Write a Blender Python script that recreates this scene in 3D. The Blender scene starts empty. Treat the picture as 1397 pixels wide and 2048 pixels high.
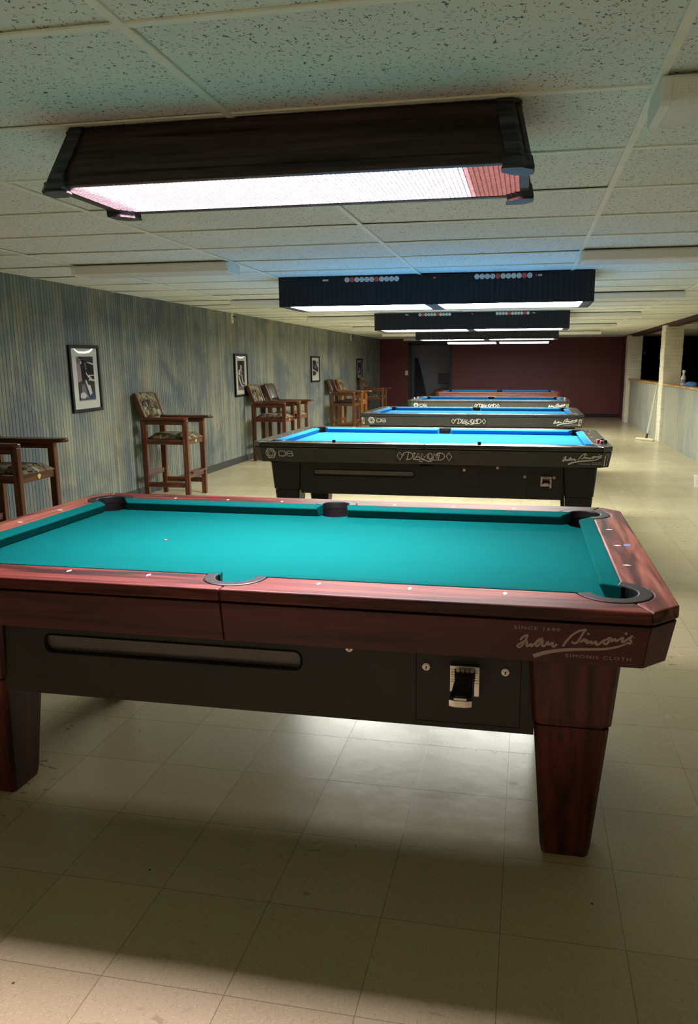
import bpy, bmesh, math, random
from mathutils import Vector, Matrix
random.seed(7)
PI = math.pi
SC = bpy.context.scene
COL = SC.collection
H = 2.137            # ceiling height

# ------------------------------------------------------------------ helpers
def lin(r, g, b):
    def f(c):
        c /= 255.0
        return c / 12.92 if c <= 0.04045 else ((c + 0.055) / 1.055) ** 2.4
    return (f(r), f(g), f(b), 1.0)

class MB:
    """collects shapes into one mesh"""
    def __init__(s):
        s.v = []; s.f = []; s.m = []
    def add(s, verts, faces, mi=0):
        o = len(s.v)
        s.v += [tuple(p) for p in verts]
        for f in faces:
            s.f.append([i + o for i in f]); s.m.append(mi)
        return s
    def box(s, x0, x1, y0, y1, z0, z1, mi=0):
        v = [(x, y, z) for z in (z0, z1) for y in (y0, y1) for x in (x0, x1)]
        return s.add(v, [(0, 2, 3, 1), (4, 5, 7, 6), (0, 1, 5, 4), (2, 6, 7, 3), (0, 4, 6, 2), (1, 3, 7, 5)], mi)
    def hexa(s, b, t, mi=0):
        """b, t: loops of equal length (bottom, top) -> closed solid"""
        n = len(b)
        f = [tuple(reversed(range(n))), tuple(range(n, 2 * n))]
        f += [(i, (i + 1) % n, n + (i + 1) % n, n + i) for i in range(n)]
        return s.add(list(b) + list(t), f, mi)
    def prism(s, poly, z0, z1, mi=0):
        return s.hexa([(x, y, z0) for x, y in poly], [(x, y, z1) for x, y in poly], mi)
    def loft(s, loops, mi=0, cap=True):
        n = len(loops[0]); v = []; f = []
        for L in loops: v += list(L)
        for k in range(len(loops) - 1):
            for i in range(n):
                j = (i + 1) % n
                f.append((k * n + i, k * n + j, (k + 1) * n + j, (k + 1) * n + i))
        if cap:
            f.append(tuple(reversed(range(n)))); o = (len(loops) - 1) * n
            f.append(tuple(range(o, o + n)))
        return s.add(v, f, mi)
    def cyl(s, c, r, h, axis='z', n=20, mi=0, r2=None):
        r2 = r if r2 is None else r2
        loops = []
        for rr, d in ((r, 0), (r2, h)):
            L = []
            for i in range(n):
                a = 2 * PI * i / n; p = (rr * math.cos(a), rr * math.sin(a))
                if axis == 'z': q = (c[0] + p[0], c[1] + p[1], c[2] + d)
                elif axis == 'y': q = (c[0] + p[0], c[1] + d, c[2] + p[1])
                else: q = (c[0] + d, c[1] + p[0], c[2] + p[1])
                L.append(q)
            loops.append(L)
        return s.loft(loops, mi)
    def tube(s, pts, r, n=10, mi=0):
        loops = []
        for i, p in enumerate(pts):
            a = Vector(pts[max(0, i - 1)]); b = Vector(pts[min(len(pts) - 1, i + 1)])
            d = (b - a).normalized()
            u = d.orthogonal().normalized(); w = d.cross(u)
            rr = r[i] if isinstance(r, (list, tuple)) else r
            loops.append([tuple(Vector(p) + u * rr * math.cos(2 * PI * k / n) + w * rr * math.sin(2 * PI * k / n)) for k in range(n)])
        return s.loft(loops, mi)
    def lathe(s, prof, c, n=24, mi=0):
        loops = [[(c[0] + r * math.cos(2 * PI * k / n), c[1] + r * math.sin(2 * PI * k / n), c[2] + z) for k in range(n)] for r, z in prof]
        return s.loft(loops, mi)

def obj(name, mb, mat, parent=None, smooth=False, bevel=0, seg=2, angle=40, subd=0, loc=None, fix=True):
    me = bpy.data.meshes.new(name)
    me.from_pydata(mb.v, [], mb.f)
    mats = mat if isinstance(mat, (list, tuple)) else [mat]
    for m in mats: me.materials.append(m)
    if len(mats) > 1: me.polygons.foreach_set('material_index', mb.m)
    if fix:
        bm = bmesh.new(); bm.from_mesh(me)
        bmesh.ops.recalc_face_normals(bm, faces=bm.faces)
        bm.to_mesh(me); bm.free()
    if smooth: me.polygons.foreach_set('use_smooth', [True] * len(me.polygons))
    me.update()
    o = bpy.data.objects.new(name, me); COL.objects.link(o)
    if parent is not None: o.parent = parent
    if loc is not None: o.location = loc
    if bevel:
        b = o.modifiers.new('edge', 'BEVEL'); b.width = bevel; b.segments = seg
        b.limit_method = 'ANGLE'; b.angle_limit = math.radians(angle)
    if subd:
        d = o.modifiers.new('sub', 'SUBSURF'); d.levels = subd; d.render_levels = subd
    return o

def tag(o, label, cat, group=None, kind=None):
    o['label'] = label; o['category'] = cat
    if group: o['group'] = group
    if kind: o['kind'] = kind
    return o
def thing(name, label, cat, loc=(0, 0, 0), rz=0, group=None):
    o = bpy.data.objects.new(name, None); COL.objects.link(o)
    o.location = loc; o.rotation_euler = (0, 0, rz); o.empty_display_size = 0.1
    return tag(o, label, cat, group)
def struct(name, mb, mat, label=None, **k):
    o = obj(name, mb, mat, **k); o['kind'] = 'structure'
    if label: o['label'] = label
    return o
def part(o, **props):
    for k, v in props.items(): o[k] = v
    return o

def plate(mb, outer, holes, f, mi=0):
    """flat polygon with holes; f maps (a,b)->(x,y,z)"""
    bm = bmesh.new(); edges = []
    for loop in [outer] + holes:
        vs = [bm.verts.new((a, b, 0)) for a, b in loop]
        for i in range(len(vs)): edges.append(bm.edges.new((vs[i], vs[(i + 1) % len(vs)])))
    bmesh.ops.triangle_fill(bm, use_beauty=True, use_dissolve=False, edges=edges)
    bm.verts.index_update()
    vs = [f(v.co.x, v.co.y) for v in bm.verts]
    mb.add(vs, [[v.index for v in fc.verts] for fc in bm.faces], mi); bm.free()

def arc(cx, cy, r, a0, a1, n):
    return [(cx + r * math.cos(a0 + (a1 - a0) * i / n), cy + r * math.sin(a0 + (a1 - a0) * i / n)) for i in range(n + 1)]

def smooth_line(pts, it=2):
    closed = pts[0] == pts[-1]
    for _ in range(it):
        if len(pts) < 3: return pts
        q = [] if closed else [pts[0]]
        for a, b in zip(pts[:-1], pts[1:]):
            q.append((a[0] * .75 + b[0] * .25, a[1] * .75 + b[1] * .25)); q.append((a[0] * .25 + b[0] * .75, a[1] * .25 + b[1] * .75))
        if closed: q.append(q[0])
        else: q.append(pts[-1])
        pts = q
    return pts
def ribbon(mb, pts, w, f, mi=0):
    """flat stroke of width w (or list) along 2-D pts"""
    n = len(pts); L = []; R = []
    for i, p in enumerate(pts):
        a = pts[max(0, i - 1)]; b = pts[min(n - 1, i + 1)]
        if pts[0] == pts[-1]:
            if i == 0: a = pts[-2]
            if i == n - 1: b = pts[1]
        dx, dy = b[0] - a[0], b[1] - a[1]; l = math.hypot(dx, dy) or 1e-9
        ww = (w[i] if isinstance(w, list) else w) / 2
        nx, ny = -dy / l * ww, dx / l * ww
        L.append((p[0] + nx, p[1] + ny)); R.append((p[0] - nx, p[1] - ny))
    v = [f(*p) for p in L] + [f(*p) for p in R]
    mb.add(v, [(i, i + 1, n + i + 1, n + i) for i in range(n - 1)], mi)
def text_into(mb, s, x0, x1, y0, capheight, f, mi=0, spacing=1.25):
    cu = bpy.data.curves.new('t', 'FONT'); cu.body = s; cu.space_character = spacing
    cu.fill_mode = 'FRONT'; cu.resolution_u = 3
    o = bpy.data.objects.new('t', cu); COL.objects.link(o)
    dg = bpy.context.evaluated_depsgraph_get()
    me = bpy.data.meshes.new_from_object(o.evaluated_get(dg))
    xs = [v.co.x for v in me.vertices]; ys = [v.co.y for v in me.vertices]
    mx, MX, my, MY = min(xs), max(xs), min(ys), max(ys)
    vs = [f(x0 + (v.co.x - mx) / (MX - mx) * (x1 - x0), y0 + (v.co.y - my) / (MY - my) * capheight) for v in me.vertices]
    mb.add(vs, [list(p.vertices) for p in me.polygons], mi)
    bpy.data.objects.remove(o); bpy.data.curves.remove(cu); bpy.data.meshes.remove(me)

# ------------------------------------------------------------------ node helper
class NT:
    def __init__(s, name):
        s.mat = bpy.data.materials.new(name); s.mat.use_nodes = True
        s.t = s.mat.node_tree; s.t.nodes.clear()
        s.out = s.n('ShaderNodeOutputMaterial')
    def n(s, ty, **kw):
        nd = s.t.nodes.new(ty)
        for k, v in kw.items(): setattr(nd, k, v)
        return nd
    def set(s, sock, v):
        if hasattr(v, 'is_linked') or isinstance(v, bpy.types.NodeSocket): s.t.links.new(v, sock)
        elif v is not None: sock.default_value = v
    def co(s, scale=(1, 1, 1), rot=(0, 0, 0), loc=(0, 0, 0)):
        tc = s.n('ShaderNodeTexCoord'); mp = s.n('ShaderNodeMapping')
        s.t.links.new(tc.outputs['Object'], mp.inputs['Vector'])
        mp.inputs['Scale'].default_value = scale; mp.inputs['Rotation'].default_value = rot; mp.inputs['Location'].default_value = loc
        return mp.outputs[0]
    def xyz(s):
        tc = s.n('ShaderNodeTexCoord'); sp = s.n('ShaderNodeSeparateXYZ')
        s.t.links.new(tc.outputs['Object'], sp.inputs[0]); return sp.outputs
    def comb(s, x, y, z):
        c = s.n('ShaderNodeCombineXYZ')
        for i, v in enumerate((x, y, z)): s.set(c.inputs[i], v)
        return c.outputs[0]
    def noise(s, vec, scale, detail=2, rough=.5, dist=0):
        nd = s.n('ShaderNodeTexNoise'); s.set(nd.inputs['Vector'], vec)
        nd.inputs['Scale'].default_value = scale; nd.inputs['Detail'].default_value = detail
        nd.inputs['Roughness'].default_value = rough; nd.inputs['Distortion'].default_value = dist
        return nd.outputs['Fac']
    def vor(s, vec, scale, feature='F1', out='Distance', rnd=1):
        nd = s.n('ShaderNodeTexVoronoi', feature=feature); s.set(nd.inputs['Vector'], vec)
        nd.inputs['Scale'].default_value = scale; nd.inputs['Randomness'].default_value = rnd
        return nd.outputs[out]
    def white(s, vec):
        nd = s.n('ShaderNodeTexWhiteNoise', noise_dimensions='3D'); s.set(nd.inputs['Vector'], vec); return nd.outputs['Value']
    def math(s, op, a, b=None, c=None, clamp=False):
        nd = s.n('ShaderNodeMath', operation=op); nd.use_clamp = clamp
        s.set(nd.inputs[0], a)
        if b is not None: s.set(nd.inputs[1], b)
        if c is not None: s.set(nd.inputs[2], c)
        return nd.outputs[0]
    def ramp(s, fac, stops, interp='LINEAR'):
        nd = s.n('ShaderNodeValToRGB'); s.set(nd.inputs[0], fac); cr = nd.color_ramp; cr.interpolation = interp
        while len(cr.elements) < len(stops): cr.elements.new(0.5)
        for e, (p, c) in zip(cr.elements, stops):
            e.position = p; e.color = c if len(c) == 4 else (*c, 1)
        return nd.outputs[0]
    def mask(s, fac, lo, hi):
        nd = s.n('ShaderNodeMapRange'); s.set(nd.inputs[0], fac)
        nd.inputs[1].default_value = lo; nd.inputs[2].default_value = hi; return nd.outputs[0]
    def mix(s, fac, a, b, bt='MIX'):
        nd = s.n('ShaderNodeMix', data_type='RGBA', blend_type=bt)
        s.set(nd.inputs[0], fac); s.set(nd.inputs[6], a); s.set(nd.inputs[7], b); return nd.outputs[2]
    def bump(s, h, strength=.3, dist=.01):
        nd = s.n('ShaderNodeBump'); s.set(nd.inputs['Height'], h)
        nd.inputs['Strength'].default_value = strength; nd.inputs['Distance'].default_value = dist
        return nd.outputs[0]
    def bsdf(s, col, rough=.5, metal=0, spec=.5, normal=None, coat=0, coat_rough=.1, sheen=0):
        b = s.n('ShaderNodeBsdfPrincipled')
        s.set(b.inputs['Base Color'], col); s.set(b.inputs['Roughness'], rough); s.set(b.inputs['Metallic'], metal)
        s.set(b.inputs['Specular IOR Level'], spec)
        if normal is not None: s.set(b.inputs['Normal'], normal)
        b.inputs['Coat Weight'].default_value = coat; b.inputs['Coat Roughness'].default_value = coat_rough
        b.inputs['Sheen Weight'].default_value = sheen
        s.t.links.new(b.outputs[0], s.out.inputs[0]); return s.mat

def simple(name, col, rough=.5, metal=0, spec=.5, var=.08, scale=12, coat=0):
    n = NT(name); v = n.noise(n.co(), scale, 3)
    c = n.mix(n.mask(v, .3, .7), tuple(x * (1 - var) for x in col[:3]) + (1,), tuple(min(1, x * (1 + var)) for x in col[:3]) + (1,))
    return n.bsdf(c, rough, metal, spec, coat=coat)

def wood(name, dark, mid, light, axis='x', scale=1.0, rough=.35, coat=.3, streak=.5):
    n = NT(name)
    st = {'x': (1.6, 26, 26), 'y': (26, 1.6, 26), 'z': (26, 26, 1.6)}[axis]
    st = tuple(a * scale for a in st)
    a = n.noise(n.co(st), 1.0, 5, .6, .8)
    st2 = {'x': (.9, 7, 7), 'y': (7, .9, 7), 'z': (7, 7, .9)}[axis]
    b = n.noise(n.co(tuple(q * scale for q in st2)), 1.0, 3, .5, 1.2)
    c = n.ramp(a, [(.32, dark), (.47, mid), (.64, light)])
    m = n.mask(b, .52, .66)
    c2 = n.mix(n.math('MULTIPLY', m, streak), c, dark)
    st3 = {'x': (4, 260, 260), 'y': (260, 4, 260), 'z': (260, 260, 4)}[axis]
    p = n.noise(n.co(st3), 1.0, 2)
    c3 = n.mix(n.math('MULTIPLY', n.mask(p, .58, .7), .35), c2, dark)
    return n.bsdf(c3, rough, 0, .3, coat=coat, coat_rough=.15)

# ------------------------------------------------------------------ materials
M = {}
D1, M1, L1 = lin(36, 12, 13), lin(92, 37, 32), lin(128, 66, 54)
for ax in 'xyz':
    M['rose_' + ax] = wood('rosewood grain ' + ax, D1, M1 if ax != 'y' else lin(108, 62, 50), L1 if ax != 'y' else lin(142, 92, 74), ax, 1.0, .46, .04, .8)
    M['roseap_' + ax] = wood('plain red apron wood ' + ax, lin(46, 14, 17), lin(78, 26, 30), lin(94, 34, 38), ax, .8, .42, .15, .3)
    M['roseleg_' + ax] = wood('dark rosewood leg ' + ax, lin(28, 8, 9), lin(76, 26, 26), lin(108, 44, 38), ax, 1.0, .36, .2, .8)
    M['cherry_' + ax] = wood('cherry chair wood ' + ax, lin(36, 17, 10), lin(80, 38, 20), lin(112, 62, 32), ax, 1.6, .35, .35, .35)
    M['oak_' + ax] = wood('oak chair wood ' + ax, lin(84, 48, 24), lin(138, 86, 44), lin(160, 106, 60), ax, 1.6, .4, .25, .35)
    M['brown_' + ax] = wood('brown chair wood ' + ax, lin(54, 32, 20), lin(96, 60, 36), lin(120, 80, 50), ax, 1.6, .4, .25, .35)
    M['red_' + ax] = wood('reddish table wood ' + ax, lin(54, 26, 20), lin(92, 46, 34), lin(112, 62, 46), ax, 1.0, .35, .3, .4)
    M['lampw_' + ax] = wood('dark lamp oak ' + ax, lin(34, 24, 25), lin(58, 41, 42), lin(78, 57, 57), ax, 1.3, .5, .1, .5)
M['blackleg'] = simple('black leg laminate', lin(44, 43, 42), .42, 0, .4, .1, 5)
M['black'] = simple('black laminate', lin(66, 65, 61), .42, 0, .4, .1, 5)
M['blackrail'] = simple('black rail finish', lin(58, 57, 55), .24, 0, .6, .08, 5, .5)
M['core'] = simple('black gap', lin(12, 11, 11), .7, 0, .2)
M['casting'] = simple('black pocket rubber', lin(24, 24, 25), .45, 0, .45, .12, 40)
M['liner'] = simple('pocket leather', lin(11, 10, 12), .8, 0, .2, .2, 60)
M['cab'] = simple('black cabinet paint', lin(60, 58, 56), .5, 0, .35, .1, 4)
M['window'] = simple('smoked ball window', lin(106, 99, 97), .35, 0, .5, .12, 8)
M['window2'] = simple('grey ball window', lin(120, 118, 104), .4, 0, .5, .12, 8)
M['chrome'] = simple('chrome', lin(222, 214, 208), .22, 1, .5, .05, 30)
M['steel'] = simple('brushed steel', lin(190, 186, 180), .38, 1, .5, .05, 30)
M['blackplastic'] = simple('black plastic', lin(18, 18, 18), .4)
M['coinred'] = simple('red coin slot back', lin(120, 34, 30), .5)
M['pearl'] = simple('pearl sight', lin(235, 232, 226), .25)
M['decal'] = simple('grey decal print', lin(184, 156, 150), .5, 0, .3, .05)
M['decal2'] = simple('silver decal print', lin(248, 246, 238), .5, 0, .3, .05)
M['decalbg'] = simple('decal film', lin(50, 49, 46), .35, 0, .4, .04)
M['white'] = simple('white plate', lin(226, 222, 208), .45, 0, .4, .03)
M['brass'] = simple('brass badge', lin(224, 208, 140), .35, .5)
M['darkbase'] = simple('charcoal base trim', lin(58, 60, 60), .5, 0, .4, .08, 3)
M['blackbase'] = simple('black base trim', lin(24, 23, 25), .5, 0, .4)

def cloth(name, col, faint):
    n = NT(name)
    v = n.noise(n.co((900, 900, 900)), 1, 2); w = n.noise(n.co((2.2, 5, 5)), 1, 4, .6)
    s = n.noise(n.co((7, 60, 1), (0, 0, .25)), 1, 3, .6, 1.5)
    c = n.mix(n.mask(w, .35, .7), tuple(x * .93 for x in col[:3]) + (1,), col)
    c = n.mix(n.math('MULTIPLY', n.mask(s, .68, .8), faint), c, lin(200, 220, 215))
    c = n.mix(n.math('MULTIPLY', n.mask(v, .4, .8), .12), c, tuple(min(1, x * 1.5 + .01) for x in col[:3]) + (1,))
    return n.bsdf(c, .95, 0, .03, n.bump(v, .08, .001))
M['teal'] = cloth('green cloth', lin(1, 80, 77), .04)
M['blue'] = cloth('blue cloth', lin(36, 112, 168), .05)

def camo(name):
    n = NT(name)
    d = n.noise(n.co((9, 9, 9)), 1, 2)
    base = n.co((15, 15, 15))
    wob = n.n('ShaderNodeVectorMath', operation='ADD'); n.set(wob.inputs[0], base)
    nz = n.n('ShaderNodeTexNoise'); n.set(nz.inputs['Vector'], base); nz.inputs['Scale'].default_value = .9
    sc = n.n('ShaderNodeVectorMath', operation='SCALE'); n.set(sc.inputs[0], nz.outputs['Color']); sc.inputs['Scale'].default_value = 1.6
    n.set(wob.inputs[1], sc.outputs[0])
    cell = n.vor(wob.outputs[0], 1.0, 'F1', 'Color')
    r = n.n('ShaderNodeSeparateColor'); n.set(r.inputs[0], cell)
    c = n.ramp(r.outputs[0], [(0, lin(112, 98, 78)), (.2, lin(84, 66, 48)), (.38, lin(130, 124, 100)), (.56, lin(38, 32, 28)), (.7, lin(150, 148, 132)), (.8, lin(96, 84, 60)), (.93, lin(128, 140, 140))], 'CONSTANT')
    e = n.vor(wob.outputs[0], 1.0, 'DISTANCE_TO_EDGE')
    c = n.mix(n.math('MULTIPLY', n.math('LESS_THAN', e, .06), n.math('GREATER_THAN', r.outputs[1], .45)), c, lin(28, 22, 20))
    c = n.mix(n.math('MULTIPLY', d, .16), c, lin(108, 96, 76))
    return n.bsdf(c, .85, 0, .2, n.bump(n.noise(n.co((400, 400, 400)), 1, 1), .1, .001))
M['camo'] = camo('abstract print upholstery')
M['leather'] = simple('dark brown leather', lin(40, 28, 26), .3, 0, .5, .2, 25)

# ---- floor
FOX, FOY, FT = .45365, -1.09776, .3048
def floor_mat():
    n = NT('vinyl floor tile'); X, Y, Z = n.xyz()
    u = n.math('DIVIDE', n.math('SUBTRACT', X, FOX), FT); v = n.math('DIVIDE', n.math('SUBTRACT', Y, FOY), FT)
    fu = n.math('FRACT', u); fv = n.math('FRACT', v)
    du = n.math('MINIMUM', fu, n.math('SUBTRACT', 1, fu)); dv = n.math('MINIMUM', fv, n.math('SUBTRACT', 1, fv))
    d = n.math('MINIMUM', du, dv)
    line = n.math('SUBTRACT', 1, n.mask(d, .0022, .0046))
    idx = n.comb(n.math('FLOOR', u), n.math('FLOOR', v), 0)
    r = n.white(idx)
    big = n.noise(n.co((1.2, 1.2, 1)), 1, 4, .6)
    # flecks running along alternating tile directions
    f1 = n.noise(n.co((70, 330, 1), (0, 0, .5)), 1, 2, .6); f2 = n.noise(n.co((300, 60, 1), (0, 0, .9)), 1, 2, .6)
    base = n.mix(n.mask(r, 0, 1), lin(192, 180, 145), lin(205, 193, 160))
    base = n.mix(n.math('MULTIPLY', n.mask(big, .3, .7), .5), base, lin(180, 168, 132))
    base = n.mix(n.math('MULTIPLY', n.mask(f1, .56, .70), .45), base, lin(228, 220, 196))
    base = n.mix(n.math('MULTIPLY', n.mask(f2, .57, .70), .45), base, lin(138, 122, 90))
    spk = n.vor(n.co((1, 1, 1)), 9, 'F1', 'Distance')
    rs = n.vor(n.co((1, 1, 1)), 9, 'F1', 'Color'); sr = n.n('ShaderNodeSeparateColor'); n.set(sr.inputs[0], rs)
    sp = n.math('MULTIPLY', n.math('LESS_THAN', spk, .035), n.math('GREATER_THAN', sr.outputs[0], .72))
    base = n.mix(n.math('MULTIPLY', sp, .8), base, lin(50, 44, 34))
    # heel scuffs
    sc1 = n.noise(n.co((16, 34, 1), (0, 0, .35)), 1, 3, .6); sc2 = n.noise(n.co((1.1, .8, 1), (0, 0, 0), (3.3, 1.7, 0)), 1, 2)
    scm = n.math('MULTIPLY', n.mask(sc1, .62, .66), n.mask(sc2, .55, .64))
    base = n.mix(n.math('MULTIPLY', scm, .6), base, lin(66, 62, 54))
    base = n.mix(n.math('MULTIPLY', line, .6), base, lin(84, 72, 48))
    h = n.math('ADD', n.math('MULTIPLY', line, -1), n.math('MULTIPLY', n.noise(n.co((14, 14, 1)), 1, 4, .6), 1.2))
    rg = n.mask(n.noise(n.co((6, 6, 1)), 1, 4, .6), .2, .8)
    rough = n.math('ADD', n.math('MULTIPLY', rg, .10), .19)
    return n.bsdf(base, rough, 0, .27, n.bump(h, .2, .002))
M['floor'] = floor_mat()

# ---- ceiling tile
def ceil_mat():
    n = NT('fissured ceiling tile')
    c1 = n.noise(n.co((46, 46, 1)), 1, 1.0, .4, .6)
    ridge = n.math('ABSOLUTE', n.math('SUBTRACT', c1, .5))
    worm = n.math('SUBTRACT', 1, n.mask(ridge, .016, .034))
    frag = n.mask(n.noise(n.co((74, 74, 1), (0, 0, 0), (9, 4, 0)), 1, 2, .6), .54, .58)
    m = n.math('MULTIPLY', worm, frag)
    vd = n.vor(n.co((1, 1, 1)), 70, 'F1', 'Distance'); vc = n.vor(n.co((1, 1, 1)), 70, 'F1', 'Color')
    s = n.n('ShaderNodeSeparateColor'); n.set(s.inputs[0], vc)
    dot = n.math('MULTIPLY', n.math('LESS_THAN', vd, .17), n.math('GREATER_THAN', s.outputs[0], .6))
    m = n.math('MAXIMUM', m, dot)
    fine = n.noise(n.co((220, 220, 1)), 1, 2)
    X, Y, Z = n.xyz()
    idx = n.comb(n.math('FLOOR', n.math('DIVIDE', n.math('SUBTRACT', X, 1.0988), 1.2192)), n.math('FLOOR', n.math('DIVIDE', n.math('ADD', Y, .174), .6096)), 0)
    r = n.white(idx)
    base = n.mix(r, lin(236, 241, 232), lin(244, 248, 240))
    base = n.mix(n.math('MULTIPLY', n.mask(fine, .45, .75), .25), base, lin(190, 190, 172))
    st = n.noise(n.co((.7, .7, 1)), 1, 3)
    base = n.mix(n.math('MULTIPLY', n.mask(st, .6, .8), .14), base, lin(196, 180, 146))
    base = n.mix(n.math('MULTIPLY', m, .85), base, lin(74, 70, 52))
    return n.bsdf(base, .95, 0, .1, n.bump(n.math('MULTIPLY', m, -1), .4, .003))
M['ceil'] = ceil_mat()
M['tbar'] = simple('cream grid metal', lin(250, 248, 232), .45, 0, .4, .04)

# ---- grooved sponge-painted panelling
PITCH = .0434
WCOL = {'grooved wall paint': ([(.32, lin(90, 101, 106)), (.47, lin(120, 127, 122)), (.62, lin(144, 146, 130))], .42, lin(162, 148, 108), lin(76, 89, 104)),
        'half wall paint': ([(.3, lin(146, 150, 142)), (.46, lin(160, 162, 149)), (.62, lin(174, 173, 153))], .35, lin(182, 170, 134), lin(132, 143, 146))}
def panel_mat(name, shift):
    n = NT(name); X, Y, Z = n.xyz()
    k = n.math('FLOOR', n.math('DIVIDE', Y, PITCH))
    r = n.white(n.comb(k, shift, 0))
    blot = n.noise(n.co((1, 1.0, .8), (0, 0, 0), (shift, 0, 0)), 1.25, 4, .62, .6)
    st = n.noise(n.co((1, 26, 1.3), (0, 0, 0), (shift, 0, 0)), 1, 4, .6, .3)
    oc = n.noise(n.co((1, 1.9, .9), (0, 0, 0), (shift + 5, 3, 1)), 1.3, 4, .65, .8)
    cloud = n.noise(n.co((1, 1.4, 1.1), (0, 0, 0), (shift + 2, 7, 4)), 1.6, 5, .65, .5)
    fine = n.noise(n.co((1, 60, 34)), 1, 3, .7)
    base = n.ramp(n.math('ADD', n.math('ADD', n.math('MULTIPLY', st, .42), n.math('MULTIPLY', cloud, .40)), n.math('MULTIPLY', r, .18)),
                  WCOL[name][0])
    base = n.mix(n.math('MULTIPLY', n.mask(oc, .5, .68), WCOL[name][1]), base, WCOL[name][2])
    blue = n.math('MULTIPLY', n.mask(n.math('ADD', n.math('MULTIPLY', blot, .86), n.math('MULTIPLY', st, .14)), .47, .6), .66)
    base = n.mix(blue, base, WCOL[name][3])
    base = n.mix(n.math('MULTIPLY', n.mask(fine, .5, .75), .25), base, lin(86, 90, 86))
    fr = n.math('FRACT', n.math('DIVIDE', Y, PITCH))
    g = n.math('GREATER_THAN', fr, .87)
    base = n.mix(n.math('MULTIPLY', g, .25), base, lin(58, 60, 56))
    return n.bsdf(base, .7, 0, .25)
M['panel'] = panel_mat('grooved wall paint', 0)
M['panel2'] = panel_mat('half wall paint', 11)

def maroon():
    n = NT('maroon wall paint'); v = n.noise(n.co((2, 2, 2)), 1, 3)
    c = n.mix(v, lin(102, 49, 56), lin(110, 55, 62))
    return n.bsdf(c, .45, 0, .35, n.bump(n.noise(n.co((90, 90, 90)), 1, 2), .05, .002))
M['maroon'] = maroon()
M['darkred'] = simple('dark maroon paint', lin(56, 20, 20), .6, 0, .3, .06, 3)
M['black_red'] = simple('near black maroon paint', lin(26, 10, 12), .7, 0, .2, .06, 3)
M['slate'] = simple('slate grey paint', lin(150, 150, 164), .6, 0, .3, .06, 3)
M['slateframe'] = simple('charcoal frame paint', lin(58, 57, 66), .5, 0, .3, .06, 3)
def brickw():
    n = NT('white painted block'); v = n.noise(n.co((26, 26, 26)), 1, 4, .65); w = n.noise(n.co((5, 5, 5)), 1, 3)
    c = n.mix(n.mask(w, .3, .7), lin(214, 208, 186), lin(232, 228, 210))
    X, Y, Z = n.xyz(); bt = n.n('ShaderNodeTexBrick'); n.set(bt.inputs['Vector'], n.comb(n.math('ADD', X, Y), Z, 0))
    bt.inputs['Scale'].default_value = 1; bt.inputs['Brick Width'].default_value = .205; bt.inputs['Row Height'].default_value = .068; bt.inputs['Mortar Size'].default_value = .006
    hh = n.math('SUBTRACT', n.math('MULTIPLY', v, .6), bt.outputs['Fac'])
    return n.bsdf(c, .75, 0, .25, n.bump(hh, .6, .01))
M['brick'] = brickw()
M['capwood'] = wood('pine cap board', lin(130, 92, 44), lin(188, 146, 84), lin(212, 176, 116), 'y', 1.2, .45, .2, .3)

def emis(name, col, strength):
    n = NT(name); e = n.n('ShaderNodeEmission'); e.inputs[0].default_value = col
    e.inputs[1].default_value = strength; n.t.links.new(e.outputs[0], n.out.inputs[0]); return n.mat

LAMP_BLACK = 26
LAMP_WOOD = 86
def prism_panel():
    """lit panel of the wooden lamp; its tubes stop short of the ends"""
    n = NT('lit lamp interior'); X, Y, Z = n.xyz()
    endr = n.math('SUBTRACT', 1, n.mask(X, .56, .60)); endl = n.mask(X, -.62, -.58)
    tube = n.math('MULTIPLY', endr, n.math('ADD', n.math('MULTIPLY', endl, .45), .55))
    k = n.math('ADD', n.math('MULTIPLY', tube, .75), .25)
    col = n.mix(tube, lin(240, 150, 138), (1, .82, .92, 1))
    e = n.n('ShaderNodeEmission'); n.set(e.inputs[0], col); n.set(e.inputs[1], n.math('MULTIPLY', k, LAMP_WOOD))
    n.t.links.new(e.outputs[0], n.out.inputs[0]); return n.mat
M['lens'] = prism_panel()
M['ribs'] = simple('tinted lens ribs', (.050, .052, .056, 1), .5, 0, .3, .25, 40)
M['lit'] = emis('lit lamp panel', (1, 1, .90, 1), LAMP_BLACK)
M['litdim'] = emis('lit lilac strip', (.86, .78, .95, 1), 4.0)
def ribbed_black():
    n = NT('ribbed black shade'); X, Y, Z = n.xyz()
    w = n.math('SINE', n.math('MULTIPLY', X, 2 * PI / .042))
    return n.bsdf(n.mix(n.mask(w, .2, 1), lin(40, 40, 46), lin(32, 32, 37)), .6, 0, .3, n.bump(w, .5, .004))
M['shade'] = ribbed_black()
M['shadeframe'] = simple('grey lamp bottom frame', lin(58, 60, 66), .45)
M['beadw'] = simple('pale score bead', lin(236, 236, 236), .4)
M['beadr'] = simple('red score bead', lin(240, 84, 70), .4)
M['beadmark'] = simple('bead mark', lin(140, 138, 142), .5)
M['fix_white'] = simple('white fixture metal', lin(240, 240, 232), .4, 0, .4, .03)
def lensoff():
    n = NT('unlit prismatic lens'); X, Y, Z = n.xyz()
    a = n.math('SINE', n.math('MULTIPLY', n.math('ADD', X, n.math('ADD', Y, Z)), 2 * PI / .012)); b = n.math('SINE', n.math('MULTIPLY', n.math('SUBTRACT', X, n.math('ADD', Y, Z)), 2 * PI / .012))
    return n.bsdf(lin(246, 245, 236), .25, 0, .5, n.bump(n.math('MULTIPLY', a, b), .35, .003))
M['lensoff'] = lensoff()

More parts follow.
